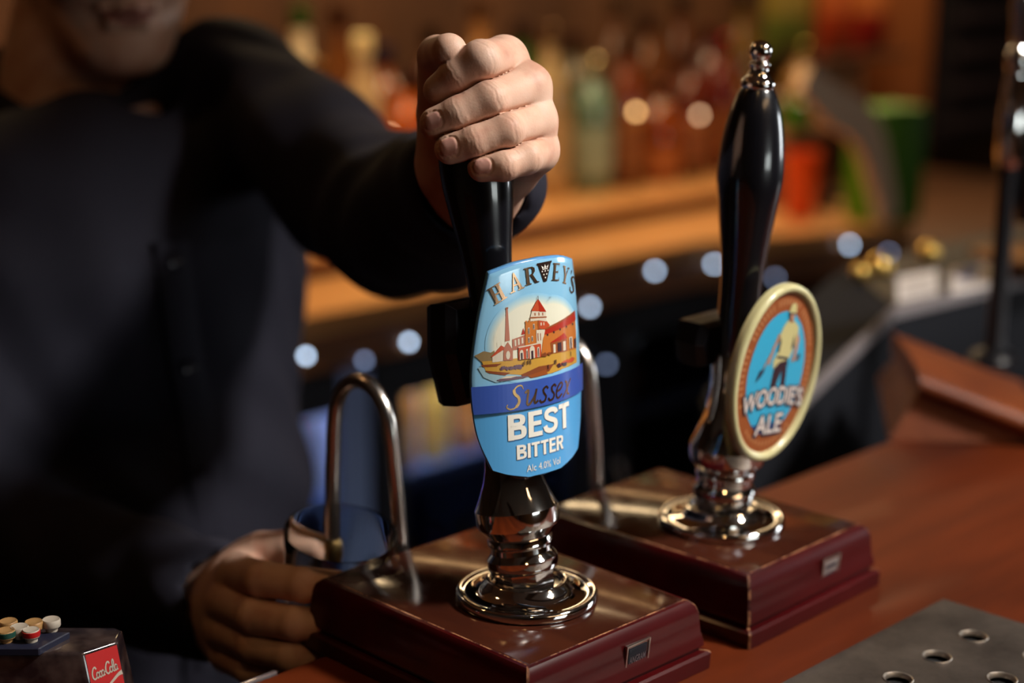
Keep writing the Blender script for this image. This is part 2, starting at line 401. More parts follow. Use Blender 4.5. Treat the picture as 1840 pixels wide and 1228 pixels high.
def pump(loc, rz, w, d, tilt, hprof, label, finial, cy, rear):
    t = thing('beer_pump', label, 'beer pump', loc, rz=rz)
    bm = bmesh.new(); loft_rect(bm, BOXPROF, w, d, .0011, cy); bm_obj('pump_box', bm, [M_mahog, M_wear, M_boxtop], t, angle=28)
    bm = bmesh.new()
    lathe(bm, [(.0395, .0002), (.0405, .0012), (.0405, .0042), (.0398, .0055), (.0385, .0060), (.0372, .0056), (.0352, .0050), (.0290, .0068), (.0250, .0096), (.0234, .0122),
               (.0222, .0128), (.0205, .0122), (.0196, .0100)], 96)
    o = bm_obj('flange', bm, M_chrome, t, angle=50); o.location = (0, 0, HB)
    T = Matrix.Translation((0, 0, HB+.002)) @ Matrix.Rotation(-math.radians(tilt), 4, 'X')
    bm = bmesh.new(); lathe(bm, BODY, 96, T, facet=body_facet); bm_obj('pump_body', bm, M_chrome, t, angle=24)
    bm = bmesh.new(); sp = [tuple(p) for p in spline(hprof, 4)]; lathe(bm, sp, 64, T); bm_obj('handle', bm, M_black, t, angle=50)
    if finial:
        bm = bmesh.new(); lathe(bm, [tuple(p) for p in spline(FINIAL, 3)], 40, T @ Matrix.Translation((0, 0, hprof[-1][1]-.0008))); bm_obj('finial', bm, M_chrome, t, angle=60)
    # dark box of the staff-side fitting, bevelled, behind the handle
    bm = bmesh.new()
    R2 = T
    def q(x, y, z): return R2 @ Vector((x, y, z))
    # outline in the X-Z plane, three slices in Y (front, shoulder, back)
    hw_, z0_, z1_ = rear; zm_ = z0_+(z1_-z0_)*.52
    def slice_(y, k, zc=zm_):
        return [q(x*k, y, zc+(z-zc)*k) for x, z in ((-hw_*.84, z1_), (-hw_, zm_), (-hw_*.84, z0_), (hw_*.84, z0_), (hw_, zm_), (hw_*.84, z1_))]
    ss = [slice_(.009, .86), slice_(.014, 1.0), slice_(.026, 1.0), slice_(.031, .94)]
    vv = [[bm.verts.new(p) for p in s_] for s_ in ss]
    for a, b in zip(vv, vv[1:]):
        for k in range(6): bm.faces.new((a[k], a[(k+1) % 6], b[(k+1) % 6], b[k]))
    bm.faces.new(vv[0]); bm.faces.new(vv[-1][::-1])
    bm_obj('rear_clip_back', bm, M_blackp, t, smooth=False)
    bm = bmesh.new(); box(bm, q(0, .002, (z0_+z1_)/2-.004), (.020, .036, min(.03, (z1_-z0_)*.7)), R=R2.to_3x3(), bev=.002)
    bm_obj('clip_bracket', bm, M_blackp, t)
    # swan-neck spout out of the back of the box
    P = [(.006, d/2+cy+.003, .018), (.006, d/2+cy+.009, .0185), (.006, d/2+cy+.0125, .023), (.006, d/2+cy+.0130, .035), (.004, d/2+cy+.0145, .075), (.0015, d/2+cy+.0165, .108)]
    c0 = d/2+cy+.0415
    for k in range(1, 10):
        a = PI-PI*k/10; P.append((.001-.0003*k, c0+.025*math.cos(a), .112+.030*math.sin(a)))
    P += [(-.0022, c0+.0255, .108), (-.003, c0+.027, .075), (-.0035, c0+.028, .030)]
    bm = bmesh.new(); tube(bm, P, .0047, 20)
    sp_ = bm_obj('spout', bm, M_chrome_b, t, angle=60)
    bm = bmesh.new()
    lathe(bm, [(.0050, .012), (.0062, .010), (.0070, .006), (.0068, .001), (.0058, -.003), (.0038, -.006), (.001, -.007)], 28, Matrix.Translation((-.0035, c0+.028, .020)))
    bm_obj('sparkler', bm, M_brass, sp_)
    return t, T
def plaque(t, x, y, z, word, m_face):
    bm = bmesh.new()
    for c, s in (((0, 0, .0087), (.0185, .0020, .0012)), ((0, 0, -.0087), (.0185, .0020, .0012)), ((-.0092, 0, 0), (.0012, .0020, .0186)), ((.0092, 0, 0), (.0012, .0020, .0186))): box(bm, c, s, bev=.0003)
    box(bm, (0, .0004, 0), (.0178, .0008, .0172))
    o = bm_obj('name_plate', bm, M_chrome_b, t); o.location = (x, y, z); o.rotation_euler = (math.radians(6), 0, 0)
    bm = bmesh.new(); box(bm, (0, -.0002, -.0003), (.0152, .0008, .0140), bev=.0003); bm_obj('plate_face', bm, m_face, o)
    bm = bmesh.new()
    if word:
        flat(bm, fit_text(word, -.0066, .0066, -.0020, .0022, offset=.01), lambda u, v: (u, -.00075, v-.0004))
    else:
        for zz in (.0030, -.0028): flat(bm, poly([(-.0056, zz-.0011), (.0056, zz-.0011), (.0056, zz+.0013), (-.0056, zz+.0013)]), lambda u, v: (u, -.00075, v))
    bm_obj('lettering', bm, mat('plate_lettering', (.22, .20, .22) if word else (.03, .028, .04), .3, .7 if word else 0), o, smooth=False)
M_plate = mat('plate_face_blue_black', (.018, .022, .030), .25, .4)
M_plate2 = mat('plate_face_grey', (.24, .20, .19), .4, .3)

pump1, T1 = pump((0, 0, 0), -.012, .1262, .166, 10, HANDLE1, 'beer pump in use under the hand, with the blue HARVEY\'S clip', False, .0195, (.027, .113, .171))
plaque(pump1, .0145, -.083-.0052+.0195-.0022, .0245, 'ANGRAM', M_plate)
pump2, T2 = pump((.1795, -.0005, 0), .018, .1200, .1615, -3, HANDLE2, 'upright beer pump with chrome finial and the oval WOODIE\'S ALE clip', True, .0165, (.024, .103, .131))
plaque(pump2, .018, -.0808-.0052+.0165-.0022, .0245, '', M_plate2)

# --- pump clip 1: blue barrel-shaped badge
def srgb(r, g, b): return lin((r, g, b))
def pm(name, c, rough=.3, metal=0, coat=.5): return mat(name, srgb(*c), rough, metal, coat=coat)
def clip_frame(t, tilt, n0, x0, h, roll, R=None, yaw=0):
    """badge coordinates (u along the curved face, v up, lift) -> pump coordinates"""
    a, y = math.radians(tilt), math.radians(yaw); A = Vector((0, math.sin(a), math.cos(a))); N0 = Vector((0, -math.cos(a), math.sin(a))); X0 = Vector((1, 0, 0))
    Xv, Nv = X0*math.cos(y)+N0*math.sin(y), N0*math.cos(y)-X0*math.sin(y)
    cr, sr = math.cos(math.radians(roll)), math.sin(math.radians(roll))
    base = Vector((0, 0, HB))
    def place(u, v, lift=0.0):
        x, w = cr*u-sr*v, sr*u+cr*v
        if R: x, n = (R+lift)*math.sin(x/R), n0-R+(R+lift)*math.cos(x/R)
        else: n = n0+lift
        return base+Xv*(x+x0)+A*(w+h)+Nv*n
    place.frame = (base, Xv, Nv, A, n0, x0, h, R, cr, sr)
    return place
def badge(name, outline, place, thick, m_face, m_edge, t, inset=.0012):
    """solid plate: bulged front with rounded edge, flat back"""
    bm = bmesh.new(); n = len(outline); o = np.array(outline)
    def scaled(k): return [(u*(1-k/.05), v*(1-k/.06)) for u, v in outline]
    rings = []
    for sh, lift in ((.0006, -thick), (0, -thick+.0008), (0, -.0012), (.0004, -.0004), (inset, 0)):
        rings.append([bm.verts.new(place(u, v, lift)) for u, v in scaled(sh)])
    for a, b in zip(rings, rings[1:]):
        for k in range(n): bm.faces.new((a[k], a[(k+1) % n], b[(k+1) % n], b[k])).material_index = 1
    bm.faces.new(rings[0]).material_index = 1
    prev = rings[-1]
    for k in (.95, .9, .84, .78, .72, .66, .6, .54, .48, .42, .36, .3, .24, .18, .12, .06):
        cur = [bm.verts.new(place(u*k*(1-inset/.05), v*k*(1-inset/.06), 0)) for u, v in outline]
        for i in range(n): bm.faces.new((prev[i], prev[(i+1) % n], cur[(i+1) % n], cur[i])).material_index = 0
        prev = cur
    bm.faces.new(prev).material_index = 0
    return bm_obj(name, bm, [m_face, m_edge], t, angle=50)
half = spline([(0, .0628), (.018, .0615), (.0333, .0578)], 8)+spline([(.0337, .0572), (.0410, .0285), (.0450, -.001), (.0424, -.030), (.0345, -.0510)], 8)+spline([(.0338, -.0516), (.018, -.0570), (0, -.0588)], 8)
half = [tuple(p) for p in half]
outline1 = half+[(-u, v) for u, v in half[::-1][1:-1]]
pl1 = clip_frame(pump1, 3.43, .0183, .0016, .135, -.68, .0738, 1.37)
def half_w(v):
    h = sorted([(p[1], p[0]) for p in half]); return float(np.interp(v, [a for a, b in h], [b for a, b in h]))
M_sky = pm('clip_sky_blue', (136, 194, 230), .16, 0, 1)
clip1 = badge('pump_clip', outline1, pl1, .0042, M_sky, pm('clip_edge_blue', (90, 150, 205), .3), pump1)
clip1['label'] = 'sky-blue barrel-shaped badge printed with a brewery picture'
def art(name, items, place, parent, base=.00012):
    """printed layers: items = (list of (verts, faces), material, level), cut fine enough to follow the curved face"""
    bm = bmesh.new(); ms = []
    for vfs, m, lev in items:
        if m not in ms: ms.append(m)
        for vf in vfs: flat(bm, vf, lambda u, v: (u, v, base+lev*.00007), ms.index(m))
    if place.frame[7]:
        for k in range(-18, 19):
            bmesh.ops.bisect_plane(bm, geom=bm.verts[:]+bm.edges[:]+bm.faces[:], plane_co=(k*.0025, 0, 0), plane_no=(1, 0, 0), dist=1e-7)
    bm.normal_update()
    for f in bm.faces:
        if f.normal.z < 0: f.normal_flip()
    for v in bm.verts: v.co = place(*v.co)
    me = bpy.data.meshes.new(name); bm.to_mesh(me); bm.free()
    return link(name, me, ms, parent, smooth=False)
def rewrap(vf):
    """shapes measured on a flat plate at the badge's face, laid on the curved face along the line of sight"""
    base, Xv, Nv, A, n0, x0, h, R, cr, sr = pl1.frame
    a = math.radians(4); A4 = Vector((0, math.sin(a), math.cos(a))); N4 = Vector((0, -math.cos(a), math.sin(a)))
    eye = Vector(CAM)-base; out = []
    for u, v in vf[0]:
        P = Vector((u-.003, 0, 0))+A4*(v+.135)+N4*.012; d = P-eye
        cx, cn, rx, rn = eye.dot(Xv)-x0, eye.dot(Nv)-(n0-R), d.dot(Xv), d.dot(Nv)
        aa, bb, cc = rx*rx+rn*rn, cx*rx+cn*rn, cx*cx+cn*cn-R*R
        t = (-bb-math.sqrt(max(bb*bb-aa*cc, 0)))/aa
        x = R*math.atan2(cx+t*rx, cn+t*rn); w = (eye+d*t).dot(A)-h
        out.append((cr*x+sr*w, -sr*x+cr*w))
    return out, vf[1]
def mm(pts): return poly([(u*.001, v*.001) for u, v in pts])
def strip(v0, v1, n=12, inset=.0004):
    a = [(half_w(v0+(v1-v0)*k/n)-inset, v0+(v1-v0)*k/n) for k in range(n+1)]; vs = []
    f = []
    for k, (hw, v) in enumerate(a):
        vs += [(-hw+2*hw*j/8, v) for j in range(9)]
    for k in range(n):
        for j in range(8): f.append((k*9+j, k*9+j+1, (k+1)*9+j+1, (k+1)*9+j))
    return vs, f
P = lambda n, c: pm('print_'+n, c, .28, 0, .6)
c_low, c_band = P('lower_blue', (84, 163, 222)), P('royal_band', (56, 86, 172))
c_cream, c_pale = P('cream_sky', (226, 224, 204)), P('pale_sky', (168, 208, 228))
c_brick, c_brick2, c_roof, c_roof2 = P('brick', (190, 112, 48)), P('brick_shade', (150, 80, 40)), P('roof_red', (170, 44, 26)), P('roof_rust', (188, 78, 46))
c_stone, c_ground, c_ground2, c_shade = P('stone_white', (214, 204, 184)), P('yard_ochre', (196, 150, 62)), P('yard_brown', (132, 70, 40)), P('dark_detail', (62, 40, 48))
c_water, c_chim, c_tree, c_grey, c_mauve = P('water_pale', (150, 186, 200)), P('chimney_pink', (176, 108, 84)), P('tree_brown', (140, 120, 84)), P('grey_blue', (150, 158, 168)), P('mauve', (110, 84, 98))
def ell2(cx, cy, rx, ry, n=28, a0=0, a1=2*PI): return poly([(cx+rx*math.cos(a0+(a1-a0)*k/n), cy+ry*math.sin(a0+(a1-a0)*k/n)) for k in range(n)])
def rect(x0, y0, x1, y1): return mm([(x0, y0), (x1, y0), (x1, y1), (x0, y1)])
rnd = random.Random(3)
def blobs(n, x0, x1, yf, r0, r1): return [ell2(x*.001, (yf(x)+rnd.uniform(-.6, .6))*.001, rnd.uniform(r0, r1)*.001, rnd.uniform(r0, r1)*.0007, 7) for x in [rnd.uniform(x0, x1) for _ in range(n)]]
picture = [
    *[([ell2(.0025, .0175, .0345-.0011*q, .0245-.0009*q, 60), ell2(.0185, .018, .0215-.0005*q, .0210-.0008*q, 40)], P('sky_tone', (142+14*q, 197+4.6*q, 228-4*q)), .35*q) for q in range(7)],
    ([mm([(-24, 19.5), (-8, 22), (-2.4, 21.1), (-2.7, 15.4), (-24.3, 16.5)])], c_grey, 2), ([rect(-23+3*k, 16.4, -22.4+3*k, 19+.3*k) for k in range(6)], c_cream, 3),
    ([mm([(-40, 14.8), (-33, 16.2), (-27.9, 14.5), (-24, 15.5), (-18.6, 9), (-34.9, 10.5)])], c_tree, 2),
    ([mm([(-38, 8), (-18, 8), (-8, 0), (.4, -4), (-25, -2.5), (-34, 2)])], c_water, 2),
    ([mm([(-34.9, 10.9), (-7.5, 8), (10, 7), (38.2, 7), (38.3, -2.4), (28, -4), (17.8, -5.0), (6.1, -4.3), (-14.9, .4), (-31.9, 4.5)])], c_ground, 3),
    ([mm([(-36, 9.2), (-20, 7.2), (-24, 6.2), (-34, 7.6)]), mm([(-33, 5.6), (-14, 1.0), (-18, .2), (-30, 3.6)]), mm([(-6, -1.5), (8, .6), (20, 0), (16, -3.6), (4, -4.0), (-4, -3.4)])], c_ground2, 4),
    ([mm([(-1, -3), (13.5, -2), (14.8, -5), (1.8, -4.8)])], c_brick2, 5), ([mm([(-24.7, -1.3), (-18.5, -.5), (.4, -3.3), (-3.9, -3.8), (-22, -2.3)])], c_mauve, 5), ([mm([(-22, -.9), (-17, -.3), (-8, -1.8), (-14, -1.9)])], c_stone, 6),
    ([mm([(-15.1, 36.6), (-13.8, 36.4), (-13.3, 18.7), (-17.0, 18.7)])], c_chim, 4), ([mm([(-15.3, 37.2), (-13.5, 37.1), (-13.5, 36.2), (-15.4, 36.2)])], c_brick2, 5),
    ([mm([(-26.9, 12.4), (-19.1, 15.0), (-14, 12), (-14.2, 8), (-27.1, 9.0)])], c_stone, 4), ([mm([(-28, 12.2), (-20, 17.2), (-13.5, 13.2), (-19, 14.4), (-26.9, 12)])], c_roof2, 5),
    ([mm([(-18.2, 15.0), (-15, 18.2), (-11.4, 13.3), (-11.7, 7.6), (-18.9, 8.6)])], c_chim, 6), ([ell2(-.0152, .011, .0016, .0024, 10)], c_stone, 7),
    ([mm([(-11.5, 19), (-1, 20), (-1, 12.5), (-11.5, 13)])], c_chim, 4), ([rect(-9.8, 15, -8.6, 18.4), rect(-7.2, 15.2, -6, 18.6), rect(-4.4, 15.5, -3.2, 18.8)], c_stone, 5), ([mm([(-4.5, 20.4), (-1.6, 20.4), (-2.6, 24)])], c_roof, 5),
    ([mm([(12.5, 17.4), (38.2, 21.9), (38.3, 5.6), (10.4, 6.5)])], c_brick, 5), ([mm([(14.1, 21.2), (38.0, 27.6), (38.4, 21.9), (12.5, 17.4)])], c_roof, 6), ([mm([(14.1, 21.2), (38.0, 27.6), (38.0, 26.6), (14, 20.2)])], c_brick2, 7),
    ([mm([(-1, 26.7), (9.6, 26.3), (9.4, 13), (-2, 13.6)])], c_brick, 7), ([mm([(8.2, 26.3), (9.7, 26.3), (9.5, 13), (8.2, 13.2)])], c_brick2, 8), ([rect(-1.2+2.3*k, 26.4, .1+2.3*k, 27.6) for k in range(5)], c_brick, 8),
    ([mm([(9.4, 26.2), (15.1, 25.3), (17.8, 22.1), (13.4, 20.6), (9.5, 21.6)])], c_roof2, 8), ([rect(10.4, 23.2, 11.3, 24.8), rect(12.6, 23, 13.4, 24.6)], c_stone, 9),
    ([mm([(4.2, 32.2), (14.9, 30.2), (15.0, 24.8), (9.4, 26.3), (2.7, 26.8), (2.7, 28.8)])], c_stone, 9), ([mm([(2.4, 29.2), (15.4, 27.6), (15.3, 26.9), (2.4, 28.4)]), rect(6, 29.4, 6.8, 31), rect(9, 29, 9.8, 30.8), rect(12, 28.6, 12.7, 30.2)], c_brick2, 10),
    ([mm([(9.1, 38.4), (15.2, 30.2), (3.6, 32.4)])], c_roof2, 10), ([mm([(9.1, 38.4), (15.2, 30.2), (9.8, 31.2)])], c_roof, 11), ([mm([(8.9, 40), (9.4, 40), (9.4, 37.6), (8.9, 37.6)])], c_shade, 11),
    ([rect(.6, 20, 1.8, 23.6), rect(4.6, 22, 5.8, 25), rect(.4, 15.2, 1.6, 18.2), rect(3.0, 15.6, 4.2, 18.4)], c_stone, 9), ([rect(.9, 20.2, 1.5, 23.2), rect(4.9, 22.2, 5.5, 24.6), rect(.7, 15.4, 1.3, 17.8), rect(3.3, 15.8, 3.9, 18)], c_shade, 10),
    ([mm([(6.9, 21.3), (13.7, 20.4), (12.6, 17), (10.2, 13), (6.8, 13.6)])], c_stone, 10), ([rect(7.6, 15, 8.3, 19.4), rect(9.6, 15, 10.2, 19)], c_brick2, 11),
    ([mm([(-7.3, 13.9), (10.2, 13.6), (10, 5.6), (-7.5, 7)])], c_roof2, 9), ([mm([(-7.3, 14.3), (10.2, 14), (10.2, 13.3), (-7.3, 13.6)])], c_stone, 10),
    ([rect(1, 6, 5, 11), ell2(.003, .011, .002, .0022, 12), rect(-6.6, 7, -3.7, 10.6), ell2(-.00515, .0106, .00145, .0016, 12), rect(-1.6, 6.6, -.2, 12), rect(7, 6, 8.6, 11.6)], c_stone, 11),
    ([rect(2.2, 6, 3.8, 10.4), rect(-5.8, 7, -4.5, 10.6), rect(-1.2, 6.8, -.6, 11), rect(7.5, 6.2, 8.1, 11)], c_shade, 12),
    ([mm([(18, 12.1), (30.6, 12.8), (30.6, 5.6), (18.4, 6.1)])], c_brick2, 8), ([mm([(18.4, 12.8), (28.6, 16.2), (31.2, 12.8), (17.3, 12.2)])], c_roof, 9),
    ([rect(19.6, 6.3, 21.4, 11), rect(27.4, 6.2, 29.4, 11.4), rect(32.5, 6.4, 34.8, 13)], c_stone, 10), ([rect(23.1, 6.3, 26.1, 11.4), rect(33.1, 6.4, 34.2, 12.6), rect(36.4, 6.2, 37.6, 11.6)], c_shade, 10), ([rect(15.2+5*k, 16.6+.7*k, 16.2+5*k, 17.8+.7*k) for k in range(5)], c_shade, 8),
    (blobs(36, -21, -5, lambda x: 3.6-.09*(x+13), .7, 1.4), c_mauve, 6), (blobs(14, 10, 18, lambda x: 6.4, .6, 1.3), c_ground2, 11), (blobs(22, 23, 36, lambda x: -.6+.12*(x-29), .8, 1.8), c_roof2, 7), (blobs(16, 23, 30, lambda x: -1.6, .6, 1.2), c_shade, 8),
    ([rect(x, y, x+.55, y+2.4) for x, y in ((-4.6, 2.6), (-3.2, 3.4), (-1.2, 3.2), (.1, 3.3), (1.4, 3.0), (14.8, -2), (20, -.4), (21.2, -.2), (33, 2.2))], c_shade, 9),
]
art('picture', [([rewrap(v) for v in vs], m, l) for vs, m, l in picture], pl1, clip1)
art('colour_bands', [([strip(-.0588+.0010, -.0190)], c_low, 0), ([strip(-.0192, -.0038)], c_band, 16)], pl1, clip1)
# words
def arc_place(vf, cx, cy, r, ang, s=1):
    v, f = vf; a = math.radians(ang); ca, sa = math.cos(a), math.sin(a); out = []
    for u, w in v:
        x, y = u*s, r+w*s
        out.append((cx+x*ca+y*sa, cy-x*sa+y*ca))
    return out, f
# serif capitals drawn in a 1 x 1.3 cell
def R4(x0, y0, x1, y1): return poly([(x0, y0), (x1, y0), (x1, y1), (x0, y1)])
def merge(*vfs):
    V, Fc = [], []
    for v, f in vfs: Fc += [tuple(i+len(V) for i in q) for q in f]; V += list(v)
    return V, Fc
sv = .09
SER = {
    'H': merge(R4(-.36, 0, -.14, 1.3), R4(.14, 0, .36, 1.3), R4(-.2, .60, .2, .72), R4(-.48, 0, -.02, sv), R4(-.48, 1.3-sv, -.02, 1.3), R4(.02, 0, .48, sv), R4(.02, 1.3-sv, .48, 1.3)),
    'A': merge(poly([(-.42, 0), (-.32, 0), (.05, 1.22), (-.02, 1.34)]), poly([(.20, 0), (.46, 0), (.06, 1.34), (-.04, 1.3)]), R4(-.26, .40, .3, .50), R4(-.58, 0, -.18, sv), R4(.06, 0, .60, sv)),
    'R': merge(R4(-.36, 0, -.14, 1.3), R4(-.48, 0, -.02, sv), R4(-.48, 1.3-sv, 0, 1.3), ribbon([(-.1, 1.25), (.1, 1.24), (.24, 1.12), (.25, .92), (.14, .74), (-.1, .68)], [.09, .1, .2, .2, .1, .08]), poly([(-.05, .68), (.14, .70), (.50, .02), (.28, 0)]), R4(.26, 0, .60, sv)),
    'E': merge(R4(-.28, 0, -.06, 1.3), R4(-.40, 0, .36, sv), R4(-.40, 1.3-sv, .34, 1.3), R4(-.1, .61, .2, .70), poly([(.30, 0), (.38, 0), (.36, .32)]), poly([(.30, 1.3), (.35, 1.3), (.34, 1.0)]), R4(.16, .54, .2, .78)),
    'Y': merge(R4(-.10, 0, .12, .62), R4(-.26, 0, .28, sv), poly([(-.42, 1.3), (-.20, 1.3), (.06, .60), (-.10, .56)]), poly([(.34, 1.3), (.42, 1.3), (.12, .56), (.02, .62)]), R4(-.52, 1.3-sv, -.08, 1.3), R4(.18, 1.3-sv, .52, 1.3)),
    "'": poly([(-.08, 1.3), (.10, 1.3), (.02, .92)]),
    'S': merge(ribbon(spline([(.28, 1.02), (.20, 1.22), (0, 1.28), (-.22, 1.18), (-.24, .95), (0, .70), (.24, .46), (.24, .20), (.02, .04), (-.22, .10), (-.30, .32)], 3), [.07]*3+[.10]*6+[.2]*12+[.12]*6+[.07]*4), R4(.25, .98, .31, 1.28), R4(-.33, .04, -.27, .36)),
}
def letter(vf, bx, by, tx, ty, wd):
    """letter cell 1.3 high, laid from base point to top point (mm), width factor wd (mm per cell unit)"""
    b_, t_ = np.array([bx, by])*.001, np.array([tx, ty])*.001; up_ = (t_-b_)/1.3; ln_ = np.linalg.norm(up_); rt = np.array([up_[1], -up_[0]])/ln_*wd*.001
    return [tuple(b_+rt*u+up_*w) for u, w in vf[0]], vf[1]
gold_l = [letter(SER[ch], *q) for ch, q in (('H', (-26.6, 41.5, -30.9, 50.2, 8.6)), ('A', (-16.6, 46.3, -19.2, 56.0, 7.8)), ('R', (-7.3, 48.8, -8.3, 58.3, 8.8)), ('E', (11.2, 48.3, 12.9, 57.8, 8.6)), ('Y', (20.0, 45.5, 23.2, 54.4, 7.6)), ("'", (26.4, 42.2, 29.9, 51.6, 8)), ('S', (28.8, 39.0, 33.2, 47.2, 9.6)))]
vcell = (2.6, 49.0, 2.4, 59.0, 9.4)
vemb = letter(poly([(-.62, 1.40), (.62, 1.40), (.62, 1.30), (.52, 1.22), (.12, 0), (-.12, 0), (-.52, 1.22), (-.62, 1.30)]), *vcell)
vmk = [letter(vf, *vcell) for vf in (
    R4(-.22, .88, .22, .94), poly([(-.22, .94), (-.30, 1.18), (-.12, 1.04)]), poly([(.22, .94), (.30, 1.18), (.12, 1.04)]), poly([(-.1, .98), (0, 1.24), (.1, .98)]),
    *[R4(x-.045, y, x+.045, y+.09) for x, y in ((-.24, .72), (0, .72), (.24, .72), (-.12, .48), (.12, .48), (0, .24))])]
ws = P('word_white', (238, 236, 226))
drop = P('word_shadow', (52, 104, 160))
words = [([*gold_l], M_goldd, 4), ([vemb], mat('emblem_brown', srgb(52, 32, 24), .35, .5), 4), (vmk, M_white, 6)]
art('lettering', words, pl1, clip1)['label'] = 'arched metallic serif brewery name'
# italic Sussex in strokes
def ital(pts, s, x, y, sh=.22): return [((px_+sh*py_)*s+x, py_*s+y) for px_, py_ in pts]
def sus(x, y, s, kind):
    if kind == 'S': p, w_ = spline([(.62, 1.02), (.50, 1.22), (.24, 1.24), (.06, 1.04), (.16, .80), (.42, .58), (.50, .30), (.32, .04), (.02, -.02), (-.22, .12), (-.18, .26)], 4), [.05]*4+[.08]*8+[.17]*16+[.08]*8+[.05]*5
    if kind == 'u': p, w_ = spline([(-.08, .52), (.06, .62), (.08, .30), (.12, .04), (.26, .04), (.44, .36), (.48, .62), (.46, .20), (.52, .02), (.66, .12)], 3), .10
    if kind == 's': p, w_ = spline([(.34, .52), (.22, .62), (.08, .54), (.12, .38), (.28, .22), (.24, .04), (.06, .0), (-.06, .12)], 3), .10
    if kind == 'e': p, w_ = spline([(.0, .28), (.26, .36), (.36, .54), (.20, .62), (.02, .42), (.02, .12), (.18, .0), (.40, .14)], 3), .09
    if kind == 'x': return merge(ribbon(ital([(.0, .62), (.14, .56), (.28, .06), (.44, .02)], s, x, y), .11*s), ribbon(ital([(.46, .66), (.26, .36), (-.04, -.04)], s, x, y), .07*s))
    w_ = np.broadcast_to(np.asarray(w_, float), (len(p),)) if np.ndim(w_) == 0 else np.array((list(w_)+[w_[-1]]*len(p))[:len(p)])
    return ribbon(ital(p, s, x, y), w_*s)
sw = [sus(-.0236, -.0178, .0098, 'S')]
for k, x in (('u', -.0146), ('s', -.0042), ('s', .0022), ('e', .0078), ('x', .0150)): sw.append(sus(x, -.0170, .0132, k))
art('script_word', [(sw[:1], M_gold, 18), (sw[1:], M_goldd, 18)], pl1, clip1)
def shadowed(vf, dx, dy): return [(u+dx, v+dy) for u, v in vf[0]], vf[1]
# heavy sans capitals in a 1-high cell: (shape, width)
def bow(x0, x1, y0, y1, w_): r_ = (y1-y0)/2; return ribbon(spline([(x0, y1-w_/2), (x1-r_, y1-w_/2), (x1-w_/2-.04, y1-w_*.75), (x1-w_/2, (y0+y1)/2), (x1-w_/2-.04, y0+w_*.75), (x1-r_, y0+w_/2), (x0, y0+w_/2)], 5), [w_*.86]*10+[w_]*11+[w_*.86]*10)
BOLD = {
    'B': (merge(R4(0, 0, .21, 1), bow(.1, .64, .49, 1, .20), bow(.1, .68, 0, .57, .20)), .68), 'E': (merge(R4(0, 0, .21, 1), R4(.1, 0, .58, .18), R4(.1, .82, .57, 1), R4(.1, .43, .53, .60)), .58),
    'S': (ribbon(spline([(.60, .74), (.54, .86), (.34, .91), (.14, .84), (.13, .66), (.32, .54), (.54, .42), (.55, .20), (.34, .09), (.12, .16), (.05, .32)], 5), [.19]*51), .66),
    'T': (merge(R4(.21, 0, .42, 1), R4(0, .82, .63, 1)), .63), 'I': (R4(0, 0, .21, 1), .21), 'R': (merge(R4(0, 0, .21, 1), bow(.1, .67, .40, 1, .20), poly([(.28, .46), (.48, .46), (.70, 0), (.47, 0)])), .70)}
def bold_word(s_, x0_, x1_, y0_, y1_, gap=.075):
    tot = sum(BOLD[c][1] for c in s_)+gap*(len(s_)-1); k_ = (x1_-x0_)/tot; x_, out = x0_, []
    for c in s_:
        (v, f), w_ = BOLD[c]; out.append(([(x_+u*k_, y0_+q*(y1_-y0_)) for u, q in v], f)); x_ += (w_+gap)*k_
    return merge(*out)
best = bold_word('BEST', -.0246, .0218, -.0357, -.0213)
bit = bold_word('BITTER', -.0197, .0150, -.0470, -.0388)
alc = fit_text('Alc 4.0% Vol', -.0137, .0116, -.0549, -.0510)
art('white_words', [([shadowed(best, .0006, -.0007), shadowed(bit, .0005, -.0006)], drop, 2), ([best, bit, alc], ws, 5)], pl1, clip1)

# --- pump clip 2: oval badge
pl2 = clip_frame(pump2, -4, .030, 0, .1088, -6)
NE = 72
el = lambda a, b: [(a*math.cos(2*PI*k/NE), b*math.sin(2*PI*k/NE)) for k in range(NE)]
M_rimc = pm('clip_rim_cream', (190, 184, 138), .35, 0, .4)
bm = bmesh.new()
prof = [(-.0050, -.0050), (-.0002, -.0046), (.0, -.0010), (-.0006, .0012), (-.0022, .0022), (-.0042, .0018), (-.0056, .0004), (-.0060, -.0008)]
rings = [[bm.verts.new(pl2(*((u*(.0460+o)/.046, v*(.0565+o)/.0565)), l)) for u, v in el(.046, .0565)] for o, l in prof]
for a, b in zip(rings, rings[1:]):
    for k in range(NE): bm.faces.new((a[k], a[(k+1) % NE], b[(k+1) % NE], b[k]))
bm.faces.new(rings[0])
clip2 = bm_obj('pump_clip', bm, M_rimc, pump2, angle=60); clip2['label'] = 'oval badge with cream rim, brown ring and a standing man'
bm = bmesh.new()
c_ring, c_cyan, c_navy, c_tanw = P('ring_brown', (140, 76, 40)), P('oval_cyan', (46, 160, 200)), P('oval_navy', (34, 74, 124)), P('ring_lettering', (176, 118, 78))
vs = [bm.verts.new(pl2(u, v, -.0008)) for u, v in el(.0402, .0507)]; bm.faces.new(vs)
bm_obj('badge_ring', bm, c_ring, clip2, smooth=False)
def oval(a, b, cy=0, lo=0, hi=2*PI, n=60): return poly([(a*math.cos(lo+(hi-lo)*k/n), cy+b*math.sin(lo+(hi-lo)*k/n)) for k in range(n+1)])
marks = []
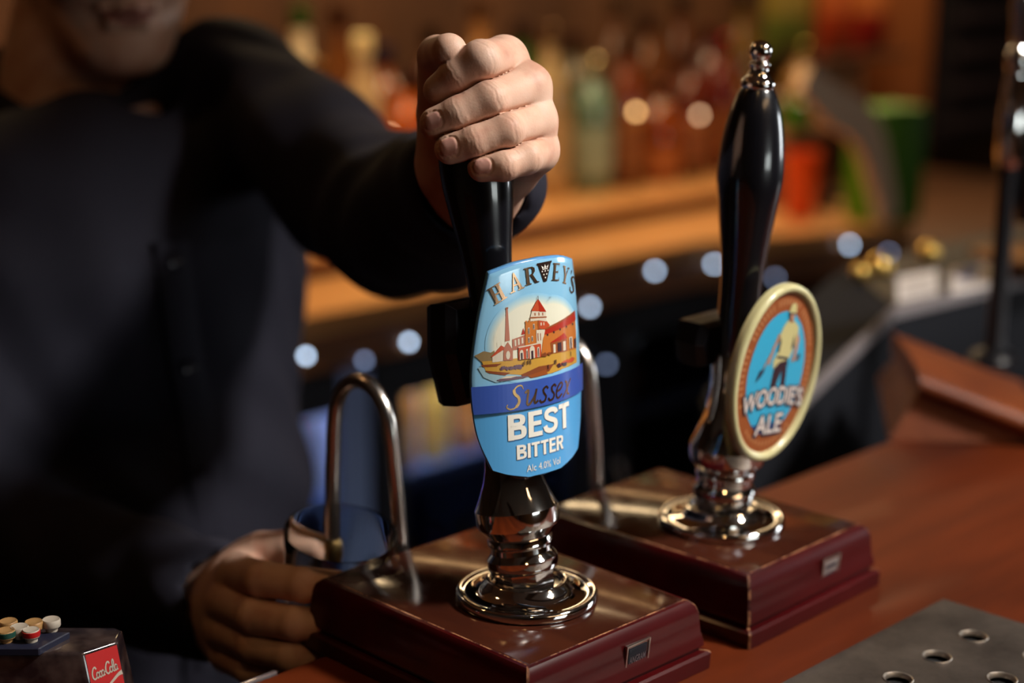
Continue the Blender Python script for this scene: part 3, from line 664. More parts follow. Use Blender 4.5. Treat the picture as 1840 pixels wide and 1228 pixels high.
for k in range(46):
    a = math.radians(-24+228*k/45) if k < 46 else 0
    if k % 9 == 8: continue
    cu, cv = .0355*math.cos(a), .0450*math.sin(a); nx, ny = math.cos(a)/.0355, math.sin(a)/.045; l = math.hypot(nx, ny); nx, ny = nx/l, ny/l
    hgt, wd_ = .0021, .00075
    marks.append(poly([(cu+nx*hgt*sx-ny*wd_*sy, cv+ny*hgt*sx+nx*wd_*sy) for sx, sy in ((-1, -1), (1, -1), (1, 1), (-1, 1))]))
for k in range(13):
    a = math.radians(232+76*k/12)
    cu, cv = .0355*math.cos(a), .0450*math.sin(a)
    marks.append(ell2(cu, cv, .0011, .0016, 8))
c_shirt, c_flesh, c_trs, c_ink = P('figure_shirt', (190, 182, 128)), P('figure_skin', (176, 130, 104)), P('figure_trousers', (44, 34, 44)), P('figure_ink', (30, 42, 60))
fig = [
    ([mm([(3, 8), (10.5, 9.5), (12, -9), (6.8, -9), (5.5, 2), (1.6, -9), (-4.4, -9), (-3.2, 3)])], c_trs, 3),
    ([mm([(4.2, 33.5), (10, 33), (16.4, 29), (18.4, 22), (15, 15), (11, 8), (2, 7), (-4.2, 3), (-5.2, 8), (-1.8, 14), (-2.6, 24), (0, 29.5)])], c_shirt, 4),
    ([mm([(-1.8, 24), (-2.6, 14), (-.6, 13), (0, 20)]), mm([(13.5, 24), (15, 16), (12.2, 14), (12.6, 20)]), mm([(-2, 11.5), (10.6, 9.2), (10.6, 7.8), (-2.4, 9.9)])], c_ink, 5),
    ([mm([(16.2, 25), (20, 21), (19.6, 14), (17.6, 7), (15.2, 6.4), (16.4, 15)]), mm([(-2.4, 24), (-5.4, 18), (-9.2, 6), (-11, 6.4), (-8.2, 17), (-3.6, 26)]), ell2(.0072, .0362, .0030, .0040, 14), mm([(5.2, 34), (9.4, 34), (9.4, 31.5), (5.4, 31.8)])], c_flesh, 5),
    ([mm([(3.2, 38.2), (11.4, 37.2), (10.6, 42), (8.6, 44), (5.8, 44), (4, 42)])], c_shirt, 7), ([mm([(2.4, 38.6), (11.8, 37.4), (11.8, 36.6), (2.4, 37.6)]), mm([(4, 37.6), (5.4, 37.2), (4.8, 33), (3.6, 35)])], c_ink, 8),
    ([ribbon([(-.003, .022), (-.016, .003)], .0011), ribbon([(.0146, .0066), (.0215, .0086)], .0012)], c_tanw, 6),
    ([mm([(-13.5, 5.4), (-18.8, 2.6), (-21.6, -4.4), (-17.2, -1.2), (-14.2, 2)]), mm([(20.4, 11), (23.4, 10.4), (22.6, 6.4), (19.8, 7.4)])], c_ink, 6),
]
art('badge_picture', [(marks, c_tanw, 0), ([oval(.0302, .0392, 0)], c_cyan, 0), ([oval(.0302, .0392, 0, PI+.95, 2*PI-.95)], c_navy, 2)]+fig, pl2, clip2, base=-.0006)
def arched(s, x0, x1, y0, y1, lift, **kw):
    v, f = fit_text(s, x0, x1, y0, y1, **kw); xc, hw = (x0+x1)/2, (x1-x0)/2
    return [(u, w+lift*(1-((u-xc)/hw)**2)) for u, w in v], f
wo = arched("WOODIE'S", -.0315, .0335, -.0242, -.0120, .0040, offset=.018)
wob = arched("WOODIE'S", -.0326, .0346, -.0256, -.0112, .0040, offset=.075)
al = fit_text('ALE', -.0140, .0145, -.0385, -.0262, offset=.018)
alb = fit_text('ALE', -.0152, .0157, -.0399, -.0252, offset=.075)
art('lettering', [([wob, alb], P('letter_outline', (40, 52, 72)), 9), ([wo, al], P('letter_white', (206, 196, 190)), 12)], pl2, clip2, base=-.0006)

# ------------------------------------------------------------------ solid shapes from distance fields
def lenv(v): return np.sqrt(np.einsum('...i,...i->...', v, v))
def rcone(a, b, ra, rb):
    a, b = np.asarray(a, np.float32), np.asarray(b, np.float32); ab = b-a; l2 = float(ab@ab)+1e-12
    def f(Pt):
        t = np.clip(((Pt-a)@ab)/l2, 0, 1); d = Pt-a-t[..., None]*ab
        return lenv(d)-(ra+t*(rb-ra))
    f.box = (np.minimum(a, b)-max(ra, rb), np.maximum(a, b)+max(ra, rb)); return f
def ellip(c, R, r):
    """R: rows are the axes"""
    c, R, r = np.asarray(c, np.float32), np.asarray(R, np.float32), np.asarray(r, np.float32)
    def f(Pt):
        q = (Pt-c)@R.T; k0 = lenv(q/r); k1 = lenv(q/(r*r))
        return k0*(k0-1)/(k1+1e-6)
    m = float(r.max()); f.box = (c-m, c+m); return f
def smin(a, b, k):
    h = np.clip(.5+.5*(b-a)/k, 0, 1); return b+(a-b)*h-k*h*(1-h)
def smax(a, b, k): return -smin(-a, -b, k)
def sdf_mesh(fn, lo, hi, vox):
    """surface of fn = 0 inside the box as (verts, quads)"""
    lo, hi = np.asarray(lo, float), np.asarray(hi, float); n = np.ceil((hi-lo)/vox).astype(int)+1
    arr = np.empty(n, np.float32)
    ys = (lo[1]+vox*np.arange(n[1])).astype(np.float32); zs = (lo[2]+vox*np.arange(n[2])).astype(np.float32)
    step = max(1, int(1.2e6/(n[1]*n[2])))
    for i in range(0, n[0], step):
        xs = (lo[0]+vox*np.arange(i, min(i+step, n[0]))).astype(np.float32)
        arr[i:i+len(xs)] = fn(np.stack(np.meshgrid(xs, ys, zs, indexing='ij'), -1))
    bg = float(3*vox); arr = np.clip(arr, -bg, bg)
    arr[[0, -1]] = bg; arr[:, [0, -1]] = bg; arr[:, :, [0, -1]] = bg
    g = vdb.FloatGrid(bg); g.copyFromArray(arr, tolerance=0)
    pts, quads = g.convertToQuads(isovalue=0)
    return pts*vox+lo, quads
def sdf_obj(parts, name, mats, parent, mat_fn=None):
    """parts: list of (verts, quads) joined in one mesh"""
    V, Q, o = [], [], 0
    for v, q in parts: V.append(v); Q.append(q.astype(np.int64)+o); o += len(v)
    V, Q = np.concatenate(V), np.concatenate(Q)
    me = bpy.data.meshes.new(name); me.vertices.add(len(V)); me.vertices.foreach_set('co', V.astype(np.float32).ravel())
    me.loops.add(4*len(Q)); me.loops.foreach_set('vertex_index', Q.ravel().astype(np.int32))
    me.polygons.add(len(Q)); me.polygons.foreach_set('loop_start', np.arange(0, 4*len(Q), 4, dtype=np.int32))
    me.update(calc_edges=True); me.validate()
    bm = bmesh.new(); bm.from_mesh(me)
    vol = bm.calc_volume(signed=True)
    if vol < 0: bmesh.ops.reverse_faces(bm, faces=bm.faces)
    bm.to_mesh(me); bm.free()
    ob = link(name, me, mats, parent)
    if mat_fn is not None:
        c = np.empty(len(me.polygons)*3, np.float32); me.polygons.foreach_get('center', c)
        me.polygons.foreach_set('material_index', mat_fn(c.reshape(-1, 3)).astype(np.int32))
    return ob
def nrm(v): v = np.asarray(v, float); return v/np.linalg.norm(v)

# ------------------------------------------------------------------ the hands
def hand(F, TH, palm, wrist, fore, grip, nails, vox, toward, prop=1.0):
    """F: four fingers of (point, radius) MCP PIP DIP TIP; TH: thumb CMC MCP IP TIP; palm radii; wrist ((point, r)); grip: point on the held axis"""
    def finger(J, k=.004):
        segs = [rcone(J[i][0], J[i+1][0], J[i][1], J[i+1][1]) for i in range(len(J)-1)]
        knob = [rcone(J[i][0]+o, J[i][0]+o+1e-4, r, r) for i, o, r in J_extra(J)]
        def f(Pt):
            d = segs[0](Pt)
            for s_ in segs[1:]: d = smin(d, s_(Pt), .0022)
            for s_ in knob: d = smin(d, s_(Pt), .002)
            return d
        return f
    def J_extra(J):
        out = []
        for i in (1, 2):
            back = -(nrm(J[i-1][0]-J[i][0])+nrm(J[i+1][0]-J[i][0])); l = np.linalg.norm(back)
            back = back/l if l > .15 else nrm(toward)
            out.append((i, back*J[i][1]*.10, J[i][1]*.86))
        return out
    fd = [finger(J) for J in F]; td = finger(TH)
    mc = [rcone(J[0][0], wrist[0]+(J[0][0]-F[1][0][0])*.42, J[0][1]*1.02, palm) for J in F]
    web = [rcone(F[i][0][0]*.55+wrist[0]*.45, F[i+1][0][0]*.55+wrist[0]*.45, palm*.95, palm*.95) for i in range(3)]
    then = rcone(TH[0][0], TH[1][0], TH[0][1], TH[1][1]); th2 = rcone(TH[0][0], wrist[0], TH[0][1], wrist[1]*.85)
    bridge = rcone(TH[1][0]*.55+TH[0][0]*.45, F[0][0][0]*.6+wrist[0]*.4, TH[1][1]*.8, palm*.7)
    arm = rcone(wrist[0], fore[0], wrist[1], fore[1])
    # nail frames
    nf = []
    for J, (un, wn, mix) in nails:
        u = nrm(J[3][0]-J[2][0]); n_ = nrm(toward)*mix+nrm(J[3][0]-grip)*(1-mix); n_ = nrm(n_-u*(n_@u)); w_ = np.cross(u, n_)
        nf.append((J[3][0]+u*un, u, n_, w_, wn, J[3][1]))
    # skin folds over the joints
    folds = []
    for J in F:
        for i, offs in ((1, (-.0036, -.0016, .0006, .0028)), (2, (-.0014, .0010, .0026))):
            u = nrm(J[i+1][0]-J[i-1][0]); back = nrm(J[i][0]-(J[i-1][0]+J[i+1][0])/2+nrm(toward)*.004)
            folds.append((J[i][0], u, back, J[i][1], offs))
    def fn(Pt):
        ds = [f(Pt) for f in fd]
        d = ds[0]
        for q in ds[1:]: d = smin(d, q, .0007)
        gap = np.zeros_like(d)
        for qa, qb in zip(ds, ds[1:]): gap = np.maximum(gap, np.exp(-((qa-qb)/.0011)**2)*(np.maximum(qa, qb) < .004))
        pm_ = mc[0](Pt)
        for q in mc[1:]: pm_ = smin(pm_, q(Pt), .010)
        for q in web: pm_ = smin(pm_, q(Pt), .010)
        pm_ = smin(pm_, then(Pt), .012)
        pm_ = smin(pm_, th2(Pt), .012); pm_ = smin(pm_, arm(Pt), .014); pm_ = smin(pm_, bridge(Pt), .010)
        d = d+.0016*gap*np.clip((pm_-d)/.004, 0, 1)
        d = smin(d, pm_, .0045); d = smin(d, td(Pt), .0010)
        near = np.abs(d) < .004
        if near.any():
            q = Pt[near]; add = np.zeros(len(q), np.float32)
            for c, u, b, r, offs in folds:
                v = q-c; a = v@u; l = lenv(v); m = (l < r*1.6)*np.clip((v@b)/r*1.6, 0, 1)
                if not m.any(): continue
                wob = .0004*np.sin((v@np.cross(u, b))*900)
                for k_, o in enumerate(offs): add += m*(.00026 if k_ % 2 else .00018)*np.exp(-((a+wob-o)/.00055)**2)
                add -= m*.0002*np.exp(-(a/.005)**2)
            for c, u, n_, w_, wn, r in nf:
                v = q-c; a, bb, nn = v@u, v@w_, v@n_
                sx, sy = np.abs(a)-.0050, np.abs(bb)-wn
                rr = .0030
                e_ = np.sqrt(np.maximum(sx+rr, 0)**2+np.maximum(sy+rr, 0)**2)+np.minimum(np.maximum(sx, sy)+rr, 0)-rr
                on = (nn > 0)
                add += on*np.where((e_ > -.0002) & (e_ < .0010), .00042, 0)-on*np.where(e_ < -.0002, .00010, 0)
            d[near] = d[near]+add
        return d
    pts = np.array([j[0] for J in F+[TH] for j in J]+[wrist[0], fore[0]])
    lo, hi = pts.min(0)-.03, pts.max(0)+.03
    def nail_mat(c):
        r_ = np.zeros(len(c), int)
        for o, u, n_, w_, wn, r in nf:
            v = c-o; a, bb, nn = v@u, v@w_, v@n_
            sx, sy = np.abs(a)-.0050, np.abs(bb)-wn; rr = .0030
            e_ = np.sqrt(np.maximum(sx+rr, 0)**2+np.maximum(sy+rr, 0)**2)+np.minimum(np.maximum(sx, sy)+rr, 0)-rr
            r_[(e_ < -.0001) & (nn > 0) & (lenv(v) < .02)] = 1
        return r_
    return sdf_mesh(fn, lo, hi, vox), nail_mat
def J(*q): return [(at(x, y, d), r) for x, y, d, r in q]
to_cam = -AZ
# his left hand: fingers round the front of the pump handle, thumb over its top
LF = [J((906, 107, .920, .0124), (864, 109, .889, .0109), (822, 137, .892, .0100), (789, 162, .896, .0086)),
      J((948, 157, .914, .0126), (880, 180, .887, .0105), (824, 206, .887, .0096), (783, 222, .8895, .0088)),
      J((961, 217, .915, .0118), (909, 235, .886, .0098), (853, 255, .884, .0092), (809, 267, .886, .0085)),
      J((966, 272, .919, .0112), (944, 284, .893, .0090), (905, 297, .885, .0084), (866, 301, .8855, .0078))]
LT = J((806, 300, .972, .0170), (790, 205, .950, .0130), (787, 101, .925, .0112), (807, 92, .893, .0096))
ltip = np.array([0, math.sin(math.radians(10))*.25, HB+math.cos(math.radians(10))*.25])
lh, ln_ = hand(LF, LT, .0140, (at(856, 330, .975), .0255), (at(836, 345, 1.04), .029), ltip,
               [(LF[1], (-.0004, .0043, .8)), (LF[2], (-.0004, .0046, .85)), (LF[3], (-.0006, .0039, .9))], .00075, to_cam)
# his right hand: round the glass under the spout
RF = [J((428, 1032, 1.055, .0125), (472, 1042, 1.005, .0114), (545, 1052, .990, .0106), (606, 1056, .992, .0096)),
      J((408, 1082, 1.055, .0126), (457, 1107, 1.003, .0114), (530, 1120, .988, .0106), (592, 1126, .990, .0096)),
      J((404, 1132, 1.06, .0120), (457, 1160, 1.008, .0108), (520, 1178, .992, .0100), (578, 1186, .994, .0090)),
      J((410, 1176, 1.065, .0112), (452, 1204, 1.020, .0098), (506, 1222, 1.005, .0092), (552, 1232, 1.006, .0082))]
RT = J((445, 1024, 1.095, .0170), (472, 994, 1.090, .0135), (523, 984, 1.082, .0116), (570, 990, 1.075, .0100))
rh, rn_ = hand(RF, RT, .0140, (at(378, 1085, 1.115), .0265), (at(320, 1070, 1.155), .030), at(600, 1080, 1.035),
               [(RF[0], (-.0006, .0045, .8))], .0012, to_cam)

# ------------------------------------------------------------------ the barman
person = thing('person', 'person in a dark navy shirt behind the bar, pulling a pump handle', 'person', (.10, .64, FLOOR))
po = np.array([.10, .64, FLOOR])
fwd = nrm((-.36, -.90, -.26)); left = nrm(np.cross((0, 0, 1), fwd)); upv = np.cross(fwd, left)      # head frame
Rh = np.stack([left, fwd, upv])
mouth = at(232, 26, 1.375)
Hc = mouth-fwd*.088+upv*.070
def hp(x, y, z): return Hc+left*x+fwd*y+upv*z
neck0 = at(140, 195, 1.46); torso = at(195, 600, 1.45)
sp = []
cran = ellip(hp(0, -.012, .045), Rh, (.074, .094, .088)); face = ellip(hp(0, .026, -.025), Rh, (.062, .066, .088))
jawl = [rcone(hp(s_*.055, .0, -.055), hp(s_*.022, .066, -.105), .017, .016) for s_ in (-1, 1)]
chin = ellip(hp(0, .070, -.108), Rh, (.027, .022, .020)); under = ellip(hp(0, .03, -.098), Rh, (.045, .055, .024))
nose = rcone(hp(0, .088, .018), hp(0, .110, -.026), .008, .012); alae = [rcone(hp(s_*.011, .098, -.028), hp(s_*.012, .092, -.030), .0065, .007) for s_ in (-1, 1)]
lipu = rcone(hp(-.020, .083, -.066), hp(.020, .083, -.066), .0055, .0055); lipc = rcone(hp(-.006, .090, -.064), hp(.006, .090, -.064), .0062, .0062)
lipl = rcone(hp(-.014, .085, -.078), hp(.014, .085, -.078), .0066, .0066)
cheek = [ellip(hp(s_*.042, .052, -.028), Rh, (.026, .030, .032)) for s_ in (-1, 1)]
socket = [ellip(hp(s_*.032, .093, .018), Rh, (.018, .012, .011)) for s_ in (-1, 1)]; eye = [ellip(hp(s_*.032, .072, .017), Rh, (.0125, .0125, .0125)) for s_ in (-1, 1)]
brow = [rcone(hp(s_*.014, .087, .036), hp(s_*.048, .074, .036), .008, .006) for s_ in (-1, 1)]
ear = [ellip(hp(s_*.076, -.012, .0), Rh, (.008, .020, .032)) for s_ in (-1, 1)]
neck = rcone(hp(0, -.022, -.06), neck0+np.array([0, .02, -.05]), .056, .062); nape = rcone(hp(0, -.05, -.02), neck0+np.array([.0, .045, -.05]), .05, .06)
adam = rcone(hp(0, .036, -.150), hp(0, .030, -.175), .012, .012)
folds_n = [rcone(hp(s_*.06, .005, -.07), hp(s_*.015, .045, -.128), .008, .008) for s_ in (-1, 1)]
def headf(Pt):
    d = smin(cran(Pt), face(Pt), .03)
    for q in jawl: d = smin(d, q(Pt), .022)
    d = smin(d, chin(Pt), .018); d = smin(d, under(Pt), .02)
    for q in cheek: d = smin(d, q(Pt), .02)
    for q in brow: d = smin(d, q(Pt), .01)
    for q in socket: d = smax(d, -q(Pt), .008)
    for q in eye: d = np.minimum(d, q(Pt))
    d = smin(d, nose(Pt), .010)
    for q in alae: d = smin(d, q(Pt), .005)
    lip = smin(lipu(Pt), lipc(Pt), .006); d = smin(d, np.minimum(lip, lipl(Pt)), .004)
    for q in ear: d = smin(d, q(Pt), .006)
    n_ = smin(neck(Pt), nape(Pt), .03); n_ = smin(n_, adam(Pt), .02)
    d = smin(d, n_, .018)
    for q in folds_n: d = smin(d, q(Pt), .012)
    return d
hl = np.stack([hp(0, 0, .16), hp(0, .14, 0), hp(0, -.13, 0), hp(.1, 0, 0), hp(-.1, 0, 0), neck0+[.07, .07, -.11], neck0+[-.07, -.07, -.05]])
head_m = sdf_mesh(headf, hl.min(0)-.01, hl.max(0)+.01, .0028)
# joints of the trunk and the sleeves
shl, ell_, wrl = at(420, 165, 1.47), at(728, 388, 1.22), at(852, 334, .992)
shr = torso+np.array([-.200, .015, .130]); elr, wrr = at(10, 985, 1.32), at(364, 1078, 1.118)
chest = torso+np.array([-.01, .0, .045]); belly = torso+np.array([-.01, -.03, -.14]); hips = torso+np.array([-.02, .01, -.36])
I3 = np.eye(3)
bodyp = [ellip(chest, I3, (.165, .105, .14)), ellip(belly, I3, (.150, .115, .16)), ellip(hips, I3, (.155, .115, .13))]
limbs = [rcone(shl, ell_, .046, .037), rcone(ell_, at(836, 345, 1.04), .036, .027), rcone(shr, elr, .046, .037), rcone(elr, at(320, 1070, 1.155), .036, .028),
         rcone(neck0+np.array([0, .03, -.055]), shl, .045, .045), rcone(neck0+np.array([0, .03, -.055]), shr, .045, .045), rcone(neck0+np.array([0, .02, -.02]), chest, .055, .09)]
legs = []
for s_ in (-1, 1):
    hp_ = hips+np.array([s_*.085, .01, -.06]); kn = hp_+np.array([s_*.02, -.03, -.36]); an = kn+np.array([0, .05, 0]); an[2] = FLOOR+.09
    legs.append((hp_, kn, an)); limbs += [rcone(hp_, kn, .075, .055), rcone(kn, an, .052, .034), rcone(an+np.array([0, .03, -.04]), an+np.array([0, -.13, -.055]), .036, .028)]
def bodyf(Pt):
    d = bodyp[0](Pt)
    for q in bodyp[1:]: d = smin(d, q(Pt), .05)
    for q in limbs: d = smin(d, q(Pt), .03)
    return d
allp = np.array([shl, ell_, wrl, shr, elr, wrr, hips+[.2, .2, 0], hips-[.2, .2, 0], [hips[0], hips[1]-.2, FLOOR], [torso[0], torso[1], neck0[2]]])
body_m = sdf_mesh(bodyf, np.maximum(allp.min(0)-.08, [-9, -9, FLOOR-.002]), allp.max(0)+.08, .010)
pos = lambda m_: (m_[0]-po, m_[1])
def skin_mat(c):
    c = c+po; r_ = ln_(c); r2 = rn_(c); r_[r2 > 0] = 1
    v = c-mouth; x, y, z = v@left, v@fwd, v@upv
    r_[(np.abs(x) < .022) & (y > -.010) & (z < .0095-np.abs(x)*.28) & (z > -.0105+np.abs(x)*.35)] = 2
    return r_
body = sdf_obj([pos(lh), pos(rh), pos(head_m), pos(body_m)], 'body', [M_skin, M_nail, M_lip], person, skin_mat)
# hair
hairc = ellip(hp(0, -.022, .055), Rh, (.081, .098, .090))
def hairf(Pt):
    v = Pt-Hc.astype(np.float32); y, z = v@fwd.astype(np.float32), v@upv.astype(np.float32)
    d = hairc(Pt)+.0015*np.sin(v@left.astype(np.float32)*420)
    return smax(d, (y-.03)*.6-(z-.055)*.8, .01)
hr = sdf_mesh(hairf, hl.min(0)-.02, hl.max(0)+.03, .005); sdf_obj([pos(hr)], 'hair', [M_hair], person)
# shirt
shp = [ellip(chest+np.array([.014, .0, 0]), I3, (.196, .124, .165)), ellip(belly+np.array([.01, 0, 0]), I3, (.168, .128, .18)), ellip(hips+np.array([0, 0, .06]), I3, (.168, .130, .16))]
shl2 = [rcone(shl, (shl*.45+ell_*.55), .060, .050), rcone((shl*.45+ell_*.55), ell_, .050, .051), rcone(ell_, wrl, .053, .0405), rcone(shl*.35+ell_*.65-np.array([0, 0, .035]), ell_*.55+wrl*.45-np.array([0, 0, .018]), .040, .036),
        rcone(shr, elr, .058, .054), rcone(elr, wrr, .054, .042),
        rcone(neck0+np.array([0, .03, -.055]), shl, .055, .060), rcone(neck0+np.array([0, .03, -.055]), shr, .055, .052), rcone(neck0+np.array([0, .03, -.06]), chest, .06, .10)]
fd_ = nrm(at(850, 322, .94)-wrl); cuffl = rcone(wrl-fd_*.020, wrl+fd_*.06, .0295, .032)
fr_ = nrm(at(440, 1090, 1.09)-wrr); cuffr = rcone(wrr-fr_*.020, wrr+fr_*.06, .031, .034)
ncut = rcone(neck0+np.array([0, .01, .005]), hp(0, -.02, -.03), .058, .068); vcut = rcone(neck0+np.array([.01, -.060, -.035]), neck0+np.array([.01, -.10, .05]), .008, .042)
def wr(Pt):
    x, y, z = Pt[..., 0], Pt[..., 1], Pt[..., 2]
    a = np.sin(x*38+np.sin(z*17)*1.6+y*21); b = np.sin(z*52+x*31+np.sin(x*23+y*13)*1.9); c = np.sin((x-y)*60+z*44+2*np.sin(z*19))
    return .0028*a*b+.0015*c
def shirtf(Pt):
    d = shp[0](Pt)
    for q in shp[1:]: d = smin(d, q(Pt), .06)
    for q in shl2: d = smin(d, q(Pt), .028)
    d = d+wr(Pt)
    d = smax(d, -cuffl(Pt), .003); d = smax(d, -cuffr(Pt), .003); d = smax(d, -ncut(Pt), .004); d = smax(d, -vcut(Pt), .004)
    return d
sb = np.array([shl, ell_, wrl, shr, elr, wrr, torso+[.22, .2, .2], torso-[.22, .2, .45]])
sm_ = sdf_mesh(shirtf, sb.min(0)-.08, sb.max(0)+.09, .0048)
shirt = sdf_obj([pos(sm_)], 'shirt', [M_shirt], person)
# front surface of the torso along the placket, found by walking the field
def front(x, z):
    ys = np.linspace(torso[1]-.30, torso[1]+.05, 500); Pt = np.stack([np.full(500, x), ys, np.full(500, z)], -1).astype(np.float32)
    d = shirtf(Pt); i = np.argmax(d < 0); return ys[i]
px_ = torso[0]-.012
zs_ = np.linspace(neck0[2]-.09, hips[2]-.02, 30)
fy = np.array([front(px_, z) for z in zs_]); fy = np.convolve(np.pad(fy, 3, 'edge'), np.ones(7)/7, 'valid')
bm = bmesh.new(); rows = []
for z, y in zip(zs_, fy):
    rows.append([bm.verts.new(Vector((px_+dx, y+dy, z))-Vector(po)) for dx, dy in ((-.016, .006), (-.016, -.0035), (-.013, -.005), (.013, -.005), (.016, -.0035), (.016, .006))])
for a, b in zip(rows, rows[1:]):
    for k in range(5): bm.faces.new((a[k], a[k+1], b[k+1], b[k]))
bm_obj('placket', bm, M_shirt, shirt, angle=60)
for k in range(6):
    z = zs_[0]-.015-k*.085; y = float(np.interp(z, zs_[::-1], fy[::-1]))
    bm = bmesh.new(); lathe(bm, [(.0010, -.001), (.0055, -.001), (.0058, .0012), (.0052, .0020), (.0040, .0015), (.0012, .0014)], 20, Matrix.Translation(Vector((px_, y-.0055, z))-Vector(po)) @ Matrix.Rotation(PI/2, 4, 'X'))
    bm_obj('button', bm, M_button, shirt)
# collar: a folded band round the neck with two points
bm = bmesh.new(); nseg = 40; rows = []
for k in range(nseg+1):
    a = math.radians(-90+14+332*k/nseg); ca, sa = math.cos(a), math.sin(a)
    lead = max(0, 1-min(k, nseg-k)/7.0)
    bx, by = neck0[0]+.070*ca, neck0[1]+.012+.068*sa; tilt_ = .030*sa
    rows.append([bm.verts.new(Vector((bx+ex*ca, by+ex*sa-lead*.012, neck0[2]+tilt_+ez-lead*fz))-Vector(po)) for ex, ez, fz in ((-.004, -.03, .02), (-.003, .018, .012), (.001, .024, .012), (.006, .020, .012), (.017, -.010, .030), (.018, -.022, .045), (.013, -.022, .045), (.002, .010, .02))])
for a, b in zip(rows, rows[1:]):
    for k in range(7): bm.faces.new((a[k], a[k+1], b[k+1], b[k]))
bm_obj('collar', bm, M_shirt, shirt, angle=70)
# trousers and shoes, out of sight below the bar
tl = [q for h_, k_, a_ in legs for q in (rcone(h_, k_, .092, .070), rcone(k_, a_+np.array([0, 0, .0]), .070, .056))]
tw = ellip(hips+np.array([0, 0, -.02]), I3, (.172, .133, .12))
def trf(Pt):
    d = tw(Pt)
    for q in tl: d = smin(d, q(Pt), .03)
    return d
tm = sdf_mesh(trf, [hips[0]-.3, hips[1]-.3, FLOOR+.02], [hips[0]+.3, hips[1]+.3, hips[2]+.14], .010); sdf_obj([pos(tm)], 'trousers', [M_trous], person)
for h_, k_, a_ in legs:
    s1, s2 = rcone(a_+np.array([0, .035, -.045]), a_+np.array([0, -.09, -.05]), .044, .042), rcone(a_+np.array([0, -.09, -.05]), a_+np.array([0, -.15, -.058]), .042, .032)
    s3 = rcone(a_, a_+np.array([0, 0, .02]), .046, .045)
    f_ = lambda Pt: np.maximum(smin(smin(s1(Pt), s2(Pt), .02), s3(Pt), .03), FLOOR+.001-Pt[..., 2])
    m_ = sdf_mesh(f_, [a_[0]-.08, a_[1]-.22, FLOOR-.02], [a_[0]+.08, a_[1]+.12, FLOOR+.17], .006); sdf_obj([pos(m_)], 'shoe', [M_rubber], person)

# ------------------------------------------------------------------ glass in his hand, soda gun, till
def glass_cup(name, label, cat, loc, rot, prof_out, prof_in, m, n=56):
    bm = bmesh.new()
    pr = prof_out+prof_in[::-1]
    rings = lathe(bm, pr, n, cap=False)
    bm.faces.new(rings[0]); bm.faces.new(rings[-1])
    o = bm_obj(name, bm, m, angle=40); o.location = loc; o.rotation_euler = rot
    return tag(o, label, cat)
gr = at(612, 957, 1.012); ax_ = nrm(np.array([0, 0, 1.])+.20*nrm(CAM-gr)*np.array([1, 1, 0])+.10*nrm(AX*np.array([1, 1, 0])))
gq = Vector(ax_).to_track_quat('Z', 'Y'); GL = .138
go = [(.022, 0), (.0235, .001), (.024, .004), (.0265, .05), (.031, .10), (.0345, GL-.001), (.0343, GL)]
gi = [(.005, .008), (.0225, .009), (.0254, .05), (.0299, .10), (.0334, GL-.001), (.0337, GL)]
gl = glass_cup('beer_glass', 'clear pint glass held under the curved spout by his lower hand', 'glass', gr-ax_*GL, (0, 0, 0), go, gi, M_glass)
gl.rotation_mode = 'QUATERNION'; gl.rotation_quaternion = gq

# soda gun: clear-dark block with round buttons and a red label on its end, resting in a holster on the bar edge
g0 = at(146, 1174, .885); ga = nrm(np.array([AX[0], AX[1], 0])); gb = nrm(np.array([AZ[0], AZ[1], 0]))
G = Matrix.Identity(4)
for i in range(3): G[i][0], G[i][1], G[i][2], G[i][3] = ga[i], gb[i], (0, 0, 1)[i], g0[i]
gun = thing('soda_gun', 'soda dispensing gun with white push buttons and a red label on its end', 'soda gun', (0, 0, 0)); gun.matrix_world = G
M_smoke = mat('smoked_plastic', (.030, .020, .022), .16, coat=.8)
_f = noise(M_smoke, 60, 4); L(M_smoke, ramp(M_smoke, _f, [(.4, (.012, .008, .010)), (.7, (.075, .05, .045))]), BS(M_smoke).inputs['Base Color'])
def gl_(p): return G.inverted() @ Vector(p)
bm = bmesh.new()
plan = [(-.120, 0), (0, 0), (.0155, .0155), (.0150, .030), (.010, .034), (-.120, .034)]
top_ = [bm.verts.new((x, y, .0)) for x, y in plan]; cc_ = np.mean(plan, 0)
bot_ = [bm.verts.new((x+(.0062 if x > -.1 else 0), y-.0040 if y < .02 else y, -.036)) for x, y in plan]
bm.faces.new(top_); bm.faces.new(bot_[::-1])
for q in range(6): bm.faces.new((top_[q], top_[(q+1) % 6], bot_[(q+1) % 6], bot_[q]))
bmesh.ops.bevel(bm, geom=list(bm.edges), offset=.0018, segments=3, profile=.6, affect='EDGES')
bm_obj('gun_body', bm, M_smoke, gun, angle=50)
M_deck = mat('button_deck_navy', (.010, .012, .03), .5)
def deck_pt(px, py, z): return gl_(at_z(px, py, g0[2]+z))
dz = .0035
bm = bmesh.new(); prism(bm, [deck_pt(*q, dz) for q in ((-60, 1166), (70, 1166), (126, 1136), (-60, 1136))], (0, 0, -dz-.0008)); bmesh.ops.bevel(bm, geom=list(bm.edges), offset=.0005, segments=1, affect='EDGES'); bm_obj('button_deck', bm, M_deck, gun, smooth=False)
M_key, M_key2, M_red = mat('button_ivory', srgb(176, 166, 152), .45), mat('button_tan', srgb(160, 122, 76), .45), mat('label_red', srgb(172, 26, 26), .4)
M_green = mat('button_green', srgb(30, 70, 60), .45)
KEYS = ((93, 1134, M_key, .0050, None), (62, 1138, M_key2, .0050, None), (57, 1153, M_key, .0046, M_red), (12, 1154, M_key2, .0050, M_green), (36, 1147, M_key, .0050, M_key), (16, 1137, M_key2, .0050, None), (-20, 1140, M_key, .005, None), (-30, 1154, M_key2, .005, None))
